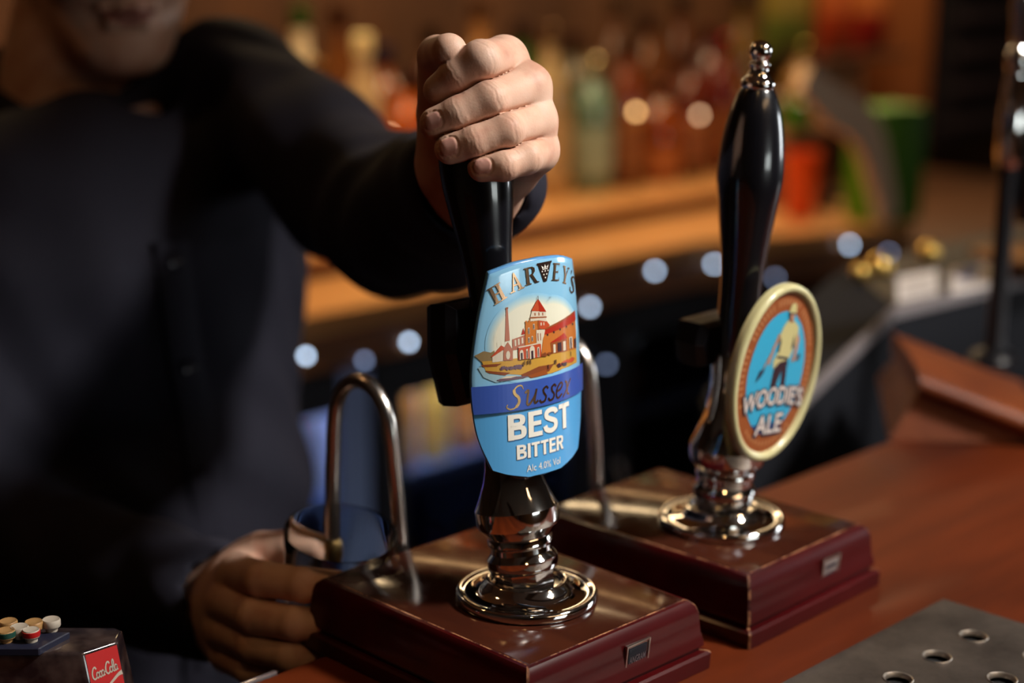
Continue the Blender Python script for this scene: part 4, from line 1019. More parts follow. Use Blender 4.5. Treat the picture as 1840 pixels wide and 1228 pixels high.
for px_c, py_c, m_, r_, bd in KEYS:
    bm = bmesh.new(); lathe(bm, [(.0032, 0), (.0034, .0022), (r_-.0003, .0026), (r_, .0032), (r_, .0062), (r_-.0005, .0069), (r_-.0011, .0066), (.001, .0065)], 28)
    b_ = bm_obj('button', bm, m_, gun, angle=50); b_.location = deck_pt(px_c, py_c, dz-.0002)
    if bd in (M_red, M_green):
        bm = bmesh.new(); lathe(bm, [(r_, .0034), (r_+.0002, .0040), (r_+.0002, .0062), (r_-.0002, .0064)], 28, cap=False); bm_obj('button_band', bm, bd, b_)
# sloped end face: the red label
e0, e1, e2, e3 = [Vector(q) for q in ((0, 0, 0), (.0155, .0155, 0), (.0217, .0115, -.036), (.0062, -.0040, -.036))]
en = (e1-e0).cross(e3-e0).normalized(); en = en if en.x > 0 else -en
def endp(u, v, lift=.0):
    a_, b_ = (u+.0125)/.025, (.0118-v)/.0330
    return (e0*(1-a_)+e1*a_)*(1-b_)+(e3*(1-a_)+e2*a_)*b_+en*(lift+.0003)
bm = bmesh.new()
vs = [bm.verts.new(endp(u, v)) for u, v in ((-.0105, -.0160), (.0115, -.0160), (.0115, .0102), (-.0105, .0102))]; bm.faces.new(vs)
lab = bm_obj('red_label', bm, M_red, gun, smooth=False); lab['label'] = 'square red label with white script lettering and a wave'
def script(pts, w_, s, x, y): return ribbon([(px_*s+x, py_*s+y) for px_, py_ in spline(pts, 5)], w_*s)
Cc = [(.62, .82), (.50, 1.0), (.28, .92), (.10, .55), (.12, .18), (.34, .02), (.62, .22)]
oo = [(.30, .50), (.12, .44), (.06, .18), (.20, .02), (.36, .18), (.34, .42), (.24, .50)]
cc = [(.36, .42), (.22, .50), (.08, .32), (.10, .08), (.24, .02), (.42, .18)]
aa = [(.34, .44), (.18, .50), (.06, .26), (.14, .02), (.30, .12), (.36, .46), (.34, .08), (.46, .08)]
lls = [(.06, .1), (.30, .72), (.24, 1.02), (.12, .8), (.12, .12), (.26, .02), (.36, .12)]
s_ = .0058; x0 = -.0090; ln = []
for pts, dx, w_ in ((Cc, 0, .15), (oo, .52, .13), (cc, .86, .13), (aa, 1.16, .12), (Cc, 1.70, .15), (oo, 2.22, .13), (lls, 2.56, .12), (aa, 2.84, .12)):
    ln.append(script(pts, w_, s_, x0+dx*s_*.95, -.0028+.0004*dx))
ln.append(ribbon([(x0+1.48*s_, -.0006), (x0+1.70*s_, -.0004)], .0007))
wv = spline([(-.0104, -.0078), (-.0060, -.0090), (-.001, -.0086), (.004, -.0062), (.0085, -.0040), (.0114, -.0034)], 6)
wvw = np.interp(np.linspace(0, 1, len(wv)), [0, .15, .45, .8, 1], [.0022, .0026, .0012, .0016, .0024])
bm = bmesh.new()
for vf in ln+[ribbon(wv, wvw)]: flat(bm, vf, lambda u, v: endp(u, v, .00025))
bm_obj('lettering', bm, M_key, lab, smooth=False)
bm = bmesh.new(); tube(bm, [(-.118, .017, -.016), (-.15, .02, -.02), (-.19, .05, -.06), (-.20, .09, -.14), (-.20, .11, -.30)], .009, 14); bm_obj('hose', bm, M_rubber, gun)
hol = thing('soda_gun_holster', 'black holster on the bar\'s back edge carrying the soda gun', 'holster', tuple(g0))
bm = bmesh.new(); Rg = G.to_3x3()
box(bm, Rg @ Vector((-.04, .016, -.0405)), (.10, .044, .008), R=Rg, bev=.002); bm_obj('cradle', bm, M_blackp, hol)
hb = Rg @ Vector((-.03, .016, -.044)); zf = -g0[2]
bm = bmesh.new(); prism(bm, [tuple(Vector((hb.x-.02, hb.y, hb.z))), tuple(Vector((hb.x+.02, hb.y, hb.z))), (hb.x+.02, .094-g0[1], zf-.03), (hb.x-.02, .094-g0[1], zf-.03)], (0, 0, -.006)); bm_obj('bracket', bm, M_blackp, hol)
# clear plastic stand, only its corner in the picture
cp_ = at(486, 1212, .952)
t = tag(None or bpy.data.objects.new('acrylic_stand', None), 'small clear acrylic stand on the bar beside the pump box, only its corner showing', 'stand'); COL.objects.link(t); t.location = (cp_[0], cp_[1], 0)
bm = bmesh.new()
box(bm, (-.022, -.030, cp_[2]-.0012), (.05, .062, .0024), bev=.0006); bm_obj('top_plate', bm, M_clear, t)
for sy in (-.059, -.001):
    bm = bmesh.new(); box(bm, (-.022, sy, (cp_[2]-.0024)/2), (.05, .0022, cp_[2]-.0024), bev=.0004); bm_obj('side_plate', bm, M_clear, t)

# till: dark grey console with a sloped end and a pale edge strip
M_till = mat('till_grey_plastic', (.016, .017, .022), .8, spec=.12)
_f = noise(M_till, 300, 2); bump(M_till, _f, .08, .0005)
M_tilltop = mat('till_top_black', (.014, .011, .011), .42, spec=.35)
M_strip = mat('till_pale_strip', (.26, .23, .24), .4)
M_paper = mat('paper_label', srgb(240, 234, 232), .6); M_blue = mat('label_blue', srgb(90, 112, 190), .5)
TYF = .25
pa, pb = at_y(1470, 690, TYF), at_y(1603, 562, TYF); pc = at_y(1900, 500, TYF); sl = (pb-pa)/np.linalg.norm(pb-pa)
low = pa-sl*.13
tb = (pb[0], TYF, -.30)
till = thing('till', 'dark grey till console with a pale edge strip and two white labels, behind the bar', 'till', tb)
rel = lambda p: Vector(p)-Vector(tb)
xr = pc[0]+.12
sec = [(low[0], low[2]), (pb[0], pb[2]), (xr, pb[2]-.01), (xr, -.26), (low[0]+.06, -.26)]
bm = bmesh.new(); DV = Vector((.150, .165, 0)); prism(bm, [rel((x, TYF, z)) for x, z in sec], DV); bmesh.ops.bevel(bm, geom=list(bm.edges), offset=.006, segments=2, affect='EDGES'); bm_obj('console', bm, M_till, till, angle=40)
bm = bmesh.new()
q = [(low[0], low[2]), (pb[0], pb[2]), (xr, pb[2]-.01)]
for (x0_, z0_), (x1_, z1_) in zip(q, q[1:]):
    dv = Vector((x1_-x0_, 0, z1_-z0_)); nn_ = Vector((-dv.z, 0, dv.x)).normalized()
    prism(bm, [rel((x0_, TYF-.004, z0_))-nn_*.006, rel((x1_, TYF-.004, z1_))-nn_*.006, rel((x1_, TYF-.004, z1_))+nn_*.005, rel((x0_, TYF-.004, z0_))+nn_*.005], (0, .006, 0))
bmesh.ops.remove_doubles(bm, verts=bm.verts, dist=1e-5)
bm_obj('edge_strip', bm, M_strip, till, smooth=False)
bm = bmesh.new(); prism(bm, [rel((pb[0]+.012, TYF, pb[2]-.006))+DV*.04, rel((xr-.02, TYF, pb[2]-.006))+DV*.04, rel((xr-.02, TYF, pb[2]-.006))+DV*.96, rel((pb[0]+.012, TYF, pb[2]-.006))+DV*.96], (0, 0, .0075)); bm_obj('top_panel', bm, M_tilltop, till)
zt = pb[2]+.0016
def on_till(px, py): return at_z(px, py, zt)
for k, (qd, nm_) in enumerate((([(1612, 545), (1686, 528), (1684, 486), (1612, 500)], 'plain white label'), ([(1708, 531), (1793, 514), (1794, 472), (1708, 486)], 'white label with a blue panel'))):
    bm = bmesh.new(); prism(bm, [rel(on_till(*p)) for p in qd], (0, 0, .0014)); lb = bm_obj('paper_label', bm, M_paper, till, smooth=False); lb['label'] = nm_
    if k:
        bm = bmesh.new(); prism(bm, [rel(on_till(*p))+Vector((0, 0, .0015)) for p in [(1722, 506), (1760, 499), (1760, 478), (1722, 487)]], (0, 0, .0003)); bm_obj('blue_panel', bm, M_blue, lb, smooth=False)
    bm = bmesh.new()
    for j in range(3):
        u0 = .15 if not k else .2
        a_ = [Vector(on_till(*p)) for p in qd]
        f0, f1 = .18+.2*j, .24+.2*j
        def bl(u, v): return (a_[0]*(1-u)+a_[1]*u)*(1-v)+(a_[3]*(1-u)+a_[2]*u)*v
        if k and j == 2: continue
        vs = [bm.verts.new(rel(bl(u, v))+Vector((0, 0, .0017))) for u, v in ((u0, f0), (.85, f0), (.85, f1), (u0, f1))]; bm.faces.new(vs)
    bm_obj('print_line', bm, M_strip, lb, smooth=False)
# added brass domes whose shine stands in for gold reflections on the till
for k, (px_c, py_c, sz) in enumerate(((1546, 492, .010), (1580, 480, .014), (1668, 455, .013))):
    p = at_z(px_c, py_c+8, zt+.001)
    bm = bmesh.new(); lathe(bm, [(.7*sz, 0), (.8*sz, .002)]+[(sz*math.cos(a_), .006+sz*math.sin(a_)) for a_ in [PI/2*q/8-.3 for q in range(9)]]+[(.01*sz, .006+sz)], 28)
    o = bm_obj('glint_dome', bm, mat('polished_brass', (.95, .62, .16), .30, 1), angle=50); o.location = p
    tag(o, ('small brass stopper added for a gold reflection at the sloped end of the till', 'larger brass stopper next to the till\'s plain label', 'brass stopper added for a gold reflection at the back of the till between the labels')[k], 'dome', 'added brass domes on the till')
# amber glass dish with glass balls at the right end of the till
p = at_z(1835, 500, zt)
M_amber = mat('amber_glass', (.55, .26, .10), .12, trans=.5, coat=.5)
bm = bmesh.new(); rg = lathe(bm, [(.02, 0), (.028, .003), (.046, .020), (.058, .026), (.0585, .029), (.045, .024), (.026, .007), (.004, .006)], 40, cap=False, facet=lambda r, z, a: r*(1+.04*math.cos(12*a)*(z > .015))); bm.faces.new(rg[0]); bm.faces.new(rg[-1])
o = bm_obj('glass_dish', bm, M_amber, angle=60); o.location = p; tag(o, 'amber cut-glass dish on the right end of the till', 'dish')

# third, tall tap at the far right
p = at(1812, 300, 1.50); ZT = .030
tp = thing('tall_tap', 'tall slim black tap with chrome upper stem at the right edge of the bar', 'beer tap', (p[0], p[1], ZT))
bm = bmesh.new(); zt_ = p[2]-ZT; lathe(bm, [(.022, 0), (.023, .003), (.020, .007), (.010, .012), (.0085, .02), (.0085, zt_-.02), (.010, zt_)], 32); bm_obj('stem', bm, M_blackp, tp)
Tt = Matrix.Translation((0, 0, zt_)) @ Matrix.Rotation(math.radians(2), 4, 'Y')
bm = bmesh.new(); lathe(bm, [(.010, 0), (.0125, .01), (.0125, .05), (.0105, .075), (.009, .082), (.0105, .088), (.0115, .096), (.010, .104), (.0075, .108), (.009, .114), (.009, .13), (.011, .138), (.011, .19), (.008, .20)], 32, Tt); bm_obj('chrome_stem', bm, M_chrome, tp)
bm = bmesh.new(); lathe(bm, [(.010, -.02), (.0135, .01), (.0135, .08), (.010, .12)], 24, Matrix.Translation((.018, -.012, zt_-.03))); bm_obj('black_lever', bm, M_black, tp)

# ------------------------------------------------------------------ the back bar
CY, CZ = 1.25, -.131
RY, RZ = 1.455, -.0955
t = thing('back_counter', 'long pale wooden counter with a raised rear step behind the barman', 'back counter', (2.0, 1.6, FLOOR))
bm = bmesh.new(); EX, EY = 2.17, 1.055
prism(bm, [(x-2.0, y-1.6, CZ-FLOOR) for x, y in ((-.1, CY), (1.72, CY-.018), (EX, EY), (EX+.14, 1.30), (EX+.20, 1.99), (-.1, 1.99))], (0, 0, -.032)); bmesh.ops.bevel(bm, geom=list(bm.edges), offset=.004, segments=2, affect='EDGES'); bm_obj('worktop', bm, M_counter, t, angle=40)
bm = bmesh.new(); prism(bm, [(x-2.0, y-1.6, CZ-.032-FLOOR) for x, y in ((-.1, CY+.004), (1.72, CY-.012), (EX-.004, EY+.008), (EX+.006, EY+.03), (1.725, CY+.012), (-.1, CY+.026))], (0, 0, -.056)); bm_obj('fascia', bm, wood('fascia_wood', (.13, .045, .014), (.24, .09, .028), (.2, 1, 1), 6, .45, .2), t, smooth=False)
bm = bmesh.new(); box(bm, (-.88, (RY+1.99)/2-1.6, (CZ+RZ)/2-.006-FLOOR), (2.44, 1.99-RY, RZ-CZ-.012)); bm_obj('step_riser', bm, wood('riser_wood', (.09, .035, .013), (.17, .065, .024), (.2, 1, 1), 6, .5, .1), t, smooth=False)
bm = bmesh.new(); box(bm, (-.88, (RY+1.99)/2-.008-1.6, RZ-.006-FLOOR), (2.46, 1.99-RY+.016, .012), bev=.003); bm_obj('step_shelf', bm, M_counter, t)
# fairy lights strung along the fascia
fl = thing('fairy_lights', 'string of small cool white lights along the edge of the back counter', 'fairy lights', (1.6, CY-.012, CZ-.06))
M_led = mat('cool_led', (.8, .9, 1), .3, emit=(.58, .76, 1), es=10)
M_led2 = mat('cool_led_dim', (.8, .9, 1), .3, emit=(.45, .6, 1), es=2.6)
M_wire = mat('light_wire', (.005, .005, .006), .6)
pts = []
for px_c, py_c, br in ((550, 640, 1), (655, 648, 0), (735, 615, 1), (900, 640, 1), (1060, 552, 1), (1177, 487, 1), (1283, 475, 1), (1393, 500, .6), (1527, 440, 1), (1597, 455, .6), (1090, 655, 0), (450, 650, 1), (1720, 470, 1)):
    q = at_y(px_c, py_c, CY-.014)
    if q[0] > 1.70:                                                 # along the angled section
        r_ = ray(px_c, py_c); e_ = np.array([2.17-1.72, 1.055-(CY-.018), 0]); n_ = nrm(np.array([e_[1], -e_[0], 0])); p0_ = np.array([1.72, CY-.018, 0])+n_*.016*np.sign((CAM-np.array([1.72, CY, 0]))@n_)
        q = CAM+r_*((p0_-CAM)@n_)/(r_@n_)
    pts.append((q, br))
for q, br in pts:
    bm = bmesh.new(); bmesh.ops.create_uvsphere(bm, u_segments=14, v_segments=10, radius=.0042)
    b_ = bm_obj('bulb', bm, M_led if br == 1 else M_led2, fl); b_.location = Vector(q)-fl.location
ws_ = sorted([q for q, b in pts], key=lambda q: q[0]); wp = []
for a, b in zip(ws_, ws_[1:]):
    for k in range(8):
        u = k/8; c_ = a*(1-u)+b*u; wp.append(Vector(c_)-fl.location+Vector((0, .004, .006-.10*u*(1-u)*abs(b[0]-a[0]))))
bm = bmesh.new(); tube(bm, wp, .0016, 6); bm_obj('wire', bm, M_wire, fl)

# bottle fridges under the counter
M_frame = mat('fridge_frame_blue_grey', (.20, .28, .52), .4, .2)
M_fin = mat('fridge_interior', (.30, .34, .46), .5)
M_ftop = mat('fridge_dark_trim', (.006, .007, .012), .5)
M_door = mat('fridge_door_glass', (.9, .94, 1), .02, trans=1, ior=1.05)
FZ0, FZ1 = FLOOR+.08, CZ-.10
def fridge(x0, x1, label, lit):
    t = thing('bottle_fridge', label, 'fridge', ((x0+x1)/2, CY+.26, FLOOR)); w_ = x1-x0; h_ = FZ1-FZ0; zc = (FZ0+FZ1)/2-FLOOR
    bm = bmesh.new()
    box(bm, (0, .22, zc), (w_, .02, h_)); box(bm, (-w_/2+.01, 0, zc), (.02, .44, h_)); box(bm, (w_/2-.01, 0, zc), (.02, .44, h_)); box(bm, (0, 0, FZ0+.01-FLOOR), (w_, .44, .02)); box(bm, (0, 0, FZ1-.01-FLOOR), (w_, .44, .02))
    bm_obj('cabinet', bm, M_fin, t, smooth=False)
    bm = bmesh.new(); box(bm, (0, .0, .05), (w_, .42, .06)); bm_obj('plinth', bm, M_dark, t, smooth=False)
    for k in range(2):
        zz = (-.455 if k else -.78)-FLOOR
        bm = bmesh.new(); box(bm, (0, -.01, zz-.004), (w_-.05, .36, .006)); box(bm, (0, -.192, zz-.002), (w_-.05, .006, .026)); bm_obj('wire_shelf', bm, M_frame, t, smooth=False)
    d_ = bpy.data.objects.new('door', None); COL.objects.link(d_); d_.parent = t
    bm = bmesh.new(); fy_ = -.235; fw = .060
    for c, s, mi in (((-w_/2+fw/2, fy_, zc), (fw, .03, h_), int(x0 > .9)), ((w_/2-fw/2, fy_, zc), (fw, .03, h_), int(x1 > 1)), ((0, fy_, FZ0+fw/2-FLOOR), (w_-2*fw, .03, fw), 0), ((0, fy_, FZ1-fw/2-FLOOR), (w_-2*fw, .03, fw), 1)): box(bm, c, s, mi=mi)
    bmesh.ops.remove_doubles(bm, verts=bm.verts, dist=1e-5)
    bm_obj('door_frame', bm, [M_frame, M_ftop], d_, smooth=False)
    bm = bmesh.new(); box(bm, (0, fy_, zc), (w_-2*fw, .004, h_-2*fw)); bm_obj('door_glass', bm, M_door, d_, smooth=False)
    bm = bmesh.new(); tube(bm, [(-w_/2+.03, fy_-.016, zc+.12), (-w_/2+.03, fy_-.035, zc+.10), (-w_/2+.03, fy_-.035, zc-.10), (-w_/2+.03, fy_-.016, zc-.12)], .006, 8); bm_obj('door_handle', bm, M_chrome_b, d_)
    if lit:
        M_tube = mat('fridge_light_tube', (.8, .85, 1), .4, emit=(.75, .82, 1), es=lit)
        bm = bmesh.new(); tube(bm, [(-w_/2+.05, -.19, FZ1-.035-FLOOR), (w_/2-.05, -.19, FZ1-.035-FLOOR)], .008, 10); bm_obj('light_tube', bm, M_tube, t)
    return t
fr1 = (.46, .962); fr2 = (.972, 1.50); fr3 = (1.51, 2.05)
fridge(*fr1, 'lit bottle fridge with blue-grey door frame, half hidden by the barman\'s shirt', 45)
fridge(*fr2, 'lit bottle fridge showing coloured drinks behind the blue badge', 55)
fridge(*fr3, 'unlit bottle fridge behind the two pump handles', 0)

def cols(name, c, rough=.35, **kw): return mat(name, srgb(*c), rough, **kw)
_cm = {}
def gmat(c, tr=.0, rough=.12):
    k = (c, tr)
    if k not in _cm: _cm[k] = mat('bottle_glass', srgb(*c), rough, trans=tr, coat=.6)
    return _cm[k]
def lmat(c):
    if ('l', c) not in _cm: _cm[('l', c)] = mat('bottle_label', srgb(*c), .5)
    return _cm[('l', c)]
def cmat(c):
    if ('c', c) not in _cm: _cm[('c', c)] = mat('foil_cap', srgb(*c), .18, .8)
    return _cm[('c', c)]
SHAPES = {
    'wine': [(.0, .0), (.036, 0), (.0375, .004), (.0375, .18), (.034, .205), (.022, .232), (.0145, .25), (.0135, .29)],
    'spirit': [(.0, .0), (.040, 0), (.042, .004), (.042, .165), (.039, .185), (.026, .205), (.0150, .218), (.0140, .262)],
    'squat': [(.0, .0), (.048, 0), (.050, .005), (.050, .10), (.046, .13), (.028, .155), (.0155, .168), (.0145, .205)],
    'beer': [(.0, .0), (.029, 0), (.0305, .004), (.0305, .12), (.028, .14), (.018, .17), (.0135, .19), (.0130, .222)],
    'tall': [(.0, .0), (.030, 0), (.032, .004), (.034, .20), (.030, .235), (.0165, .262), (.0140, .275), (.0140, .33)],
}
def bottle(kind, loc, c, lab_c, cap_c, label, group, cat='bottle', tr=0, sc=1):
    t = thing('spirit_bottle' if cat == 'bottle' else 'drink_bottle', label, 'bottle', loc, group, rz=random.uniform(0, 6)); t.scale = (sc, sc, sc)
    pr = SHAPES[kind]; top = pr[-1]
    bm = bmesh.new(); lathe(bm, pr[1:], 24); bm_obj('glass_body', bm, gmat(c, tr), t, angle=40)
    r = pr[3][0]; z0, z1 = pr[3][1]*.22, pr[3][1]*.78
    bm = bmesh.new(); lathe(bm, [(r+.0006, z0), (r+.0007, z1)], 24, cap=False); bm_obj('label', bm, lmat(lab_c), t)
    bm = bmesh.new(); lathe(bm, [(top[0]+.0015, top[1]-.030), (top[0]+.0022, top[1]-.028), (top[0]+.0022, top[1]+.002), (top[0], top[1]+.004)], 20); bm_obj('cap', bm, lmat(cap_c) if cap_c[0] == 255 else cmat(cap_c), t)
    return t
ORD = ['first', 'second', 'third', 'fourth', 'fifth', 'sixth', 'seventh', 'eighth', 'ninth', 'tenth', 'eleventh', 'twelfth', 'thirteenth', 'fourteenth', 'fifteenth', 'sixteenth', 'seventeenth', 'eighteenth', 'nineteenth', 'twentieth']
# front row on the raised step: (picture x of the bottle, kind, glass, label, cap, colour word)
front_row = [
    (572, 'wine', (120, 74, 28), (196, 150, 84), (150, 100, 40), 'golden'), (655, 'tall', (190, 160, 120), (214, 188, 140), (255, 236, 176), 'cream-capped'), (735, 'spirit', (176, 84, 20), (190, 140, 90), (60, 30, 30), 'orange'),
    (985, 'tall', (180, 156, 116), (196, 170, 130), (120, 90, 60), 'cream'), (1063, 'spirit', (120, 156, 140), (150, 170, 156), (200, 190, 150), 'pale green'), (1122, 'wine', (110, 50, 28), (150, 92, 56), (40, 16, 16), 'red-brown'),
    (1180, 'squat', (150, 70, 22), (170, 100, 50), (90, 40, 20), 'amber'), (1236, 'spirit', (90, 34, 20), (150, 90, 60), (30, 20, 26), 'dark brown'), (1290, 'wine', (96, 30, 24), (140, 84, 50), (120, 20, 24), 'dark red'),
    (1345, 'squat', (130, 72, 24), (180, 130, 60), (70, 50, 30), 'honey-coloured'), (1430, 'spirit', (150, 110, 56), (190, 160, 90), (120, 110, 40), 'straw-coloured'),
]
back_row = [
    (545, 'tall', (206, 190, 160), (220, 206, 176), (60, 110, 40), 'ivory'), (612, 'tall', (100, 56, 22), (170, 110, 60), (80, 40, 20), 'brown'), (690, 'spirit', (120, 60, 24), (150, 104, 60), (40, 40, 80), 'chestnut'), (775, 'wine', (70, 36, 22), (120, 76, 44), (50, 30, 20), 'dark amber'),
    (860, 'tall', (150, 104, 60), (176, 130, 84), (110, 70, 40), 'tan'), (935, 'wine', (40, 84, 20), (120, 120, 60), (60, 40, 40), 'bright green'), (1030, 'spirit', (70, 60, 30), (150, 120, 84), (60, 30, 30), 'olive'),
    (1100, 'tall', (90, 60, 44), (140, 96, 70), (80, 60, 40), 'smoky brown'), (1160, 'wine', (96, 56, 30), (136, 92, 58), (60, 24, 24), 'russet'), (1215, 'tall', (80, 44, 28), (120, 84, 56), (30, 26, 30), 'walnut brown'),
    (1265, 'spirit', (84, 34, 26), (130, 80, 50), (90, 20, 26), 'maroon'), (1325, 'tall', (96, 70, 30), (150, 110, 56), (40, 40, 30), 'mustard'), (1390, 'squat', (84, 56, 30), (130, 100, 60), (100, 90, 40), 'sepia'), (1470, 'squat', (130, 70, 36), (160, 110, 70), (120, 40, 24), 'copper'),
]
for k, (px_c, kind, c, lc, cc_, word) in enumerate(front_row):
    x = at_y(px_c, 315, 1.62)[0]; bottle(kind, (x, 1.62, RZ), c, lc, cc_, f'{word} bottle, {ORD[k]} from the left in the front row on the step', 'bottles in the front row of the back bar', tr=.35 if k in (4, 6, 9) else 0)
for k, (px_c, kind, c, lc, cc_, word) in enumerate(back_row):
    x = at_y(px_c, 285, 1.80)[0]; bottle(kind, (x, 1.80, RZ), c, lc, cc_, f'{word} bottle, {ORD[k]} from the left in the back row on the step', 'bottles in the back row of the back bar', tr=.3 if k in (5,) else 0, sc=.80 if px_c > 1360 else 1.12)
# added glowing bulbs standing in for warm reflections off the bottles
M_glint = mat('glint_glow', (1, .7, .35), .4, emit=(1, .58, .22), es=9)
M_glint2 = mat('glint_glow_soft', (1, .7, .4), .4, emit=(1, .62, .36), es=6)
M_tglass = mat('glint_cup', (.7, .4, .16), .15, trans=.6)
for k, (px_c, py_c, nm_, m_) in enumerate(((1143, 201, 'glowing tealight added for a bottle reflection among the bottles, just right of the pouring hand', M_glint), (1257, 207, 'glowing tealight left of the upright pump\'s black handle', M_glint2), (1485, 247, 'glowing tealight right of the upright pump\'s black handle', M_glint2), (700, 242, 'glowing tealight above the barman\'s raised forearm', M_glint2))):
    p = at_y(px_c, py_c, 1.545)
    t = thing('glint', nm_, 'glint', (p[0], p[1], RZ), 'added warm glints along the back bar step'); h_ = p[2]-RZ
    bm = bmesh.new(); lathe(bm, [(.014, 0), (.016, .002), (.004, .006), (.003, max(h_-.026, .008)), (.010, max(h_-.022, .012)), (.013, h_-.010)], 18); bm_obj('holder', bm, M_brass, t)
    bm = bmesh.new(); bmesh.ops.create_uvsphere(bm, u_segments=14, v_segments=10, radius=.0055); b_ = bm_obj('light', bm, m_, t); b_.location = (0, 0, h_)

# drinks in the lit fridges
dr = [((120, 70, 150), (90, 60, 160)), ((150, 180, 170), (90, 110, 160)), ((60, 90, 150), (110, 90, 180)), ((190, 210, 150), (150, 190, 120)), ((150, 60, 70), (170, 80, 60)), ((190, 150, 70), (196, 150, 70)), ((150, 90, 40), (186, 120, 60)), ((90, 60, 120), (110, 70, 130)), ((180, 120, 60), (190, 140, 90))]
wn = ['violet', 'pale green', 'blue', 'lime', 'red', 'yellow', 'orange', 'purple', 'tan']
for fi, (fx0, fx1) in enumerate((fr1, fr2)):
    for row in range(2):
        n_ = 6
        for k in range(n_):
            x = fx0+.075+(fx1-fx0-.15)*k/(n_-1); j = (k*2+row*3+fi*4) % 9 if fi == 0 else [3, 8, 5, 6, 2, 7][k] if row else [1, 4, 5, 8, 7, 0][k]
            bottle('beer', (x, CY+.12, (-.455 if row else -.78)+.0005), *dr[j], dr[(j+2) % 9][0], f'{wn[j]} bottle, {ORD[k]} along the {"upper" if row else "lower"} shelf of the {"left" if fi == 0 else "right"} fridge', 'drink bottles in the lit fridges', cat='drink', sc=.85)
p = at_y(1092, 730, CY+.14)
bottle('beer', (p[0]+.03, CY+.12, -.4545), (150, 110, 90), (160, 120, 100), (120, 90, 80), 'single dusty pink bottle in the unlit fridge', 'drink bottles in the lit fridges', cat='drink', sc=.85)

# ------------------------------------------------------------------ right-hand end of the back bar
o1 = at_z(1437, 390, CZ)
bm = bmesh.new(); lathe(bm, [(.026, 0), (.028, .002), (.036, .125), (.037, .128), (.0345, .127), (.026, .006), (.003, .005)], 36); o = bm_obj('tumbler', bm, mat('orange_plastic', srgb(224, 78, 16), .35, coat=.3), angle=50)
o.location = (o1[0], o1[1], CZ); tag(o, 'bright orange tumbler standing on the back counter', 'tumbler')
# green carton and a cream bent board leaning before it
cz0, cz1 = at_z(1580, 404, CZ), at_z(1666, 396, CZ); hgt = at_y(1630, 196, cz1[1])[2]-CZ
cdir = nrm(np.array([cz1[0]-cz0[0], cz1[1]-cz0[1], 0])); wd_ = np.linalg.norm(cz1-cz0)
Rc = Matrix.Rotation(math.atan2(cdir[1], cdir[0]), 3, 'Z'); cb0 = (cz0+cz1)/2
bm = bmesh.new(); box(bm, (0, .05, hgt/2), (wd_, .10, hgt), R=Rc, bev=.012)
o = bm_obj('carton', bm, mat('green_card', srgb(70, 125, 0), .5), angle=40); o.location = (cb0[0], cb0[1], CZ); tag(o, 'tall bright green carton at the right end of the back bar', 'carton')
bm = bmesh.new(); yb = at_z(1602, 406, CZ)[1]-.012
cb = [at_y(px_c, py_c, yb) for px_c, py_c in ((1448, 140), (1478, 168), (1510, 196), (1542, 214), (1566, 245), (1580, 290), (1592, 340), (1602, 394))]
cb = spline(cb, 4)
lft, rgt = [], []
for i, p_ in enumerate(cb):
    d_ = nrm(cb[min(i+1, len(cb)-1)]-cb[max(i-1, 0)]); n_ = np.cross(d_, [0, 1, 0]); w_ = .024+.014*math.sin(PI*i/(len(cb)-1))
    lft.append(p_+n_*w_); rgt.append(p_-n_*w_)
ra = [[bm.verts.new(Vector(q)) for q in (l_, r_, r_+np.array([0, .022, 0]), l_+np.array([0, .022, 0]))] for l_, r_ in zip(lft, rgt)]
for a, b in zip(ra, ra[1:]):
    for q in range(4): bm.faces.new((a[q], a[(q+1) % 4], b[(q+1) % 4], b[q]))
bm.faces.new(ra[0]); bm.faces.new(ra[-1][::-1])
o = bm_obj('card_arch', bm, mat('cream_card', srgb(236, 200, 166), .6), angle=40); tag(o, 'cream bent card arch leaning in front of the green carton', 'card')
q0, q1 = at_z(1462, 372, CZ), at_z(1560, 378, CZ); q0[1] = q1[1] = max(q0[1], q1[1])
bm = bmesh.new(); hb_ = at_y(1510, 232, q0[1])[2]-CZ; box(bm, (0, .06, hb_/2), (.16, .10, hb_), bev=.004); o = bm_obj('cardboard_box', bm, mat('brown_card', srgb(110, 62, 36), .7), angle=40); o.location = ((q0[0]+q1[0])/2, q0[1]+.02, CZ); tag(o, 'brown cardboard box seen under the cream card arch', 'box')
bx = at_z(1500, 358, CZ)
bm = bmesh.new(); lathe(bm, [(.018, 0), (.021, .003), (.021, .036), (.017, .042)], 28); o = bm_obj('jar', bm, M_black, angle=50); o.location = (q1[0]-.06, q1[1]-.04, CZ); tag(o, 'small black jar in front of the brown cardboard box', 'jar')
# dark sideboard further right
s0 = at_z(1660, 470, -.22)
t = thing('sideboard', 'low dark brown sideboard in the shadow beyond the green carton', 'sideboard', (2.95, 1.55, FLOOR))
bm = bmesh.new(); box(bm, (0, 0, -.22-.015-FLOOR), (1.05, .80, .03), bev=.004); bm_obj('top', bm, wood('sideboard_wood', (.05, .02, .009), (.10, .042, .018), (.3, 1, 1), 5, .5, .1), t)
bm = bmesh.new(); box(bm, (0, .02, (-.25-FLOOR)/2), (1.0, .74, -.25-FLOOR)); bm_obj('carcass', bm, M_panel, t, smooth=False)
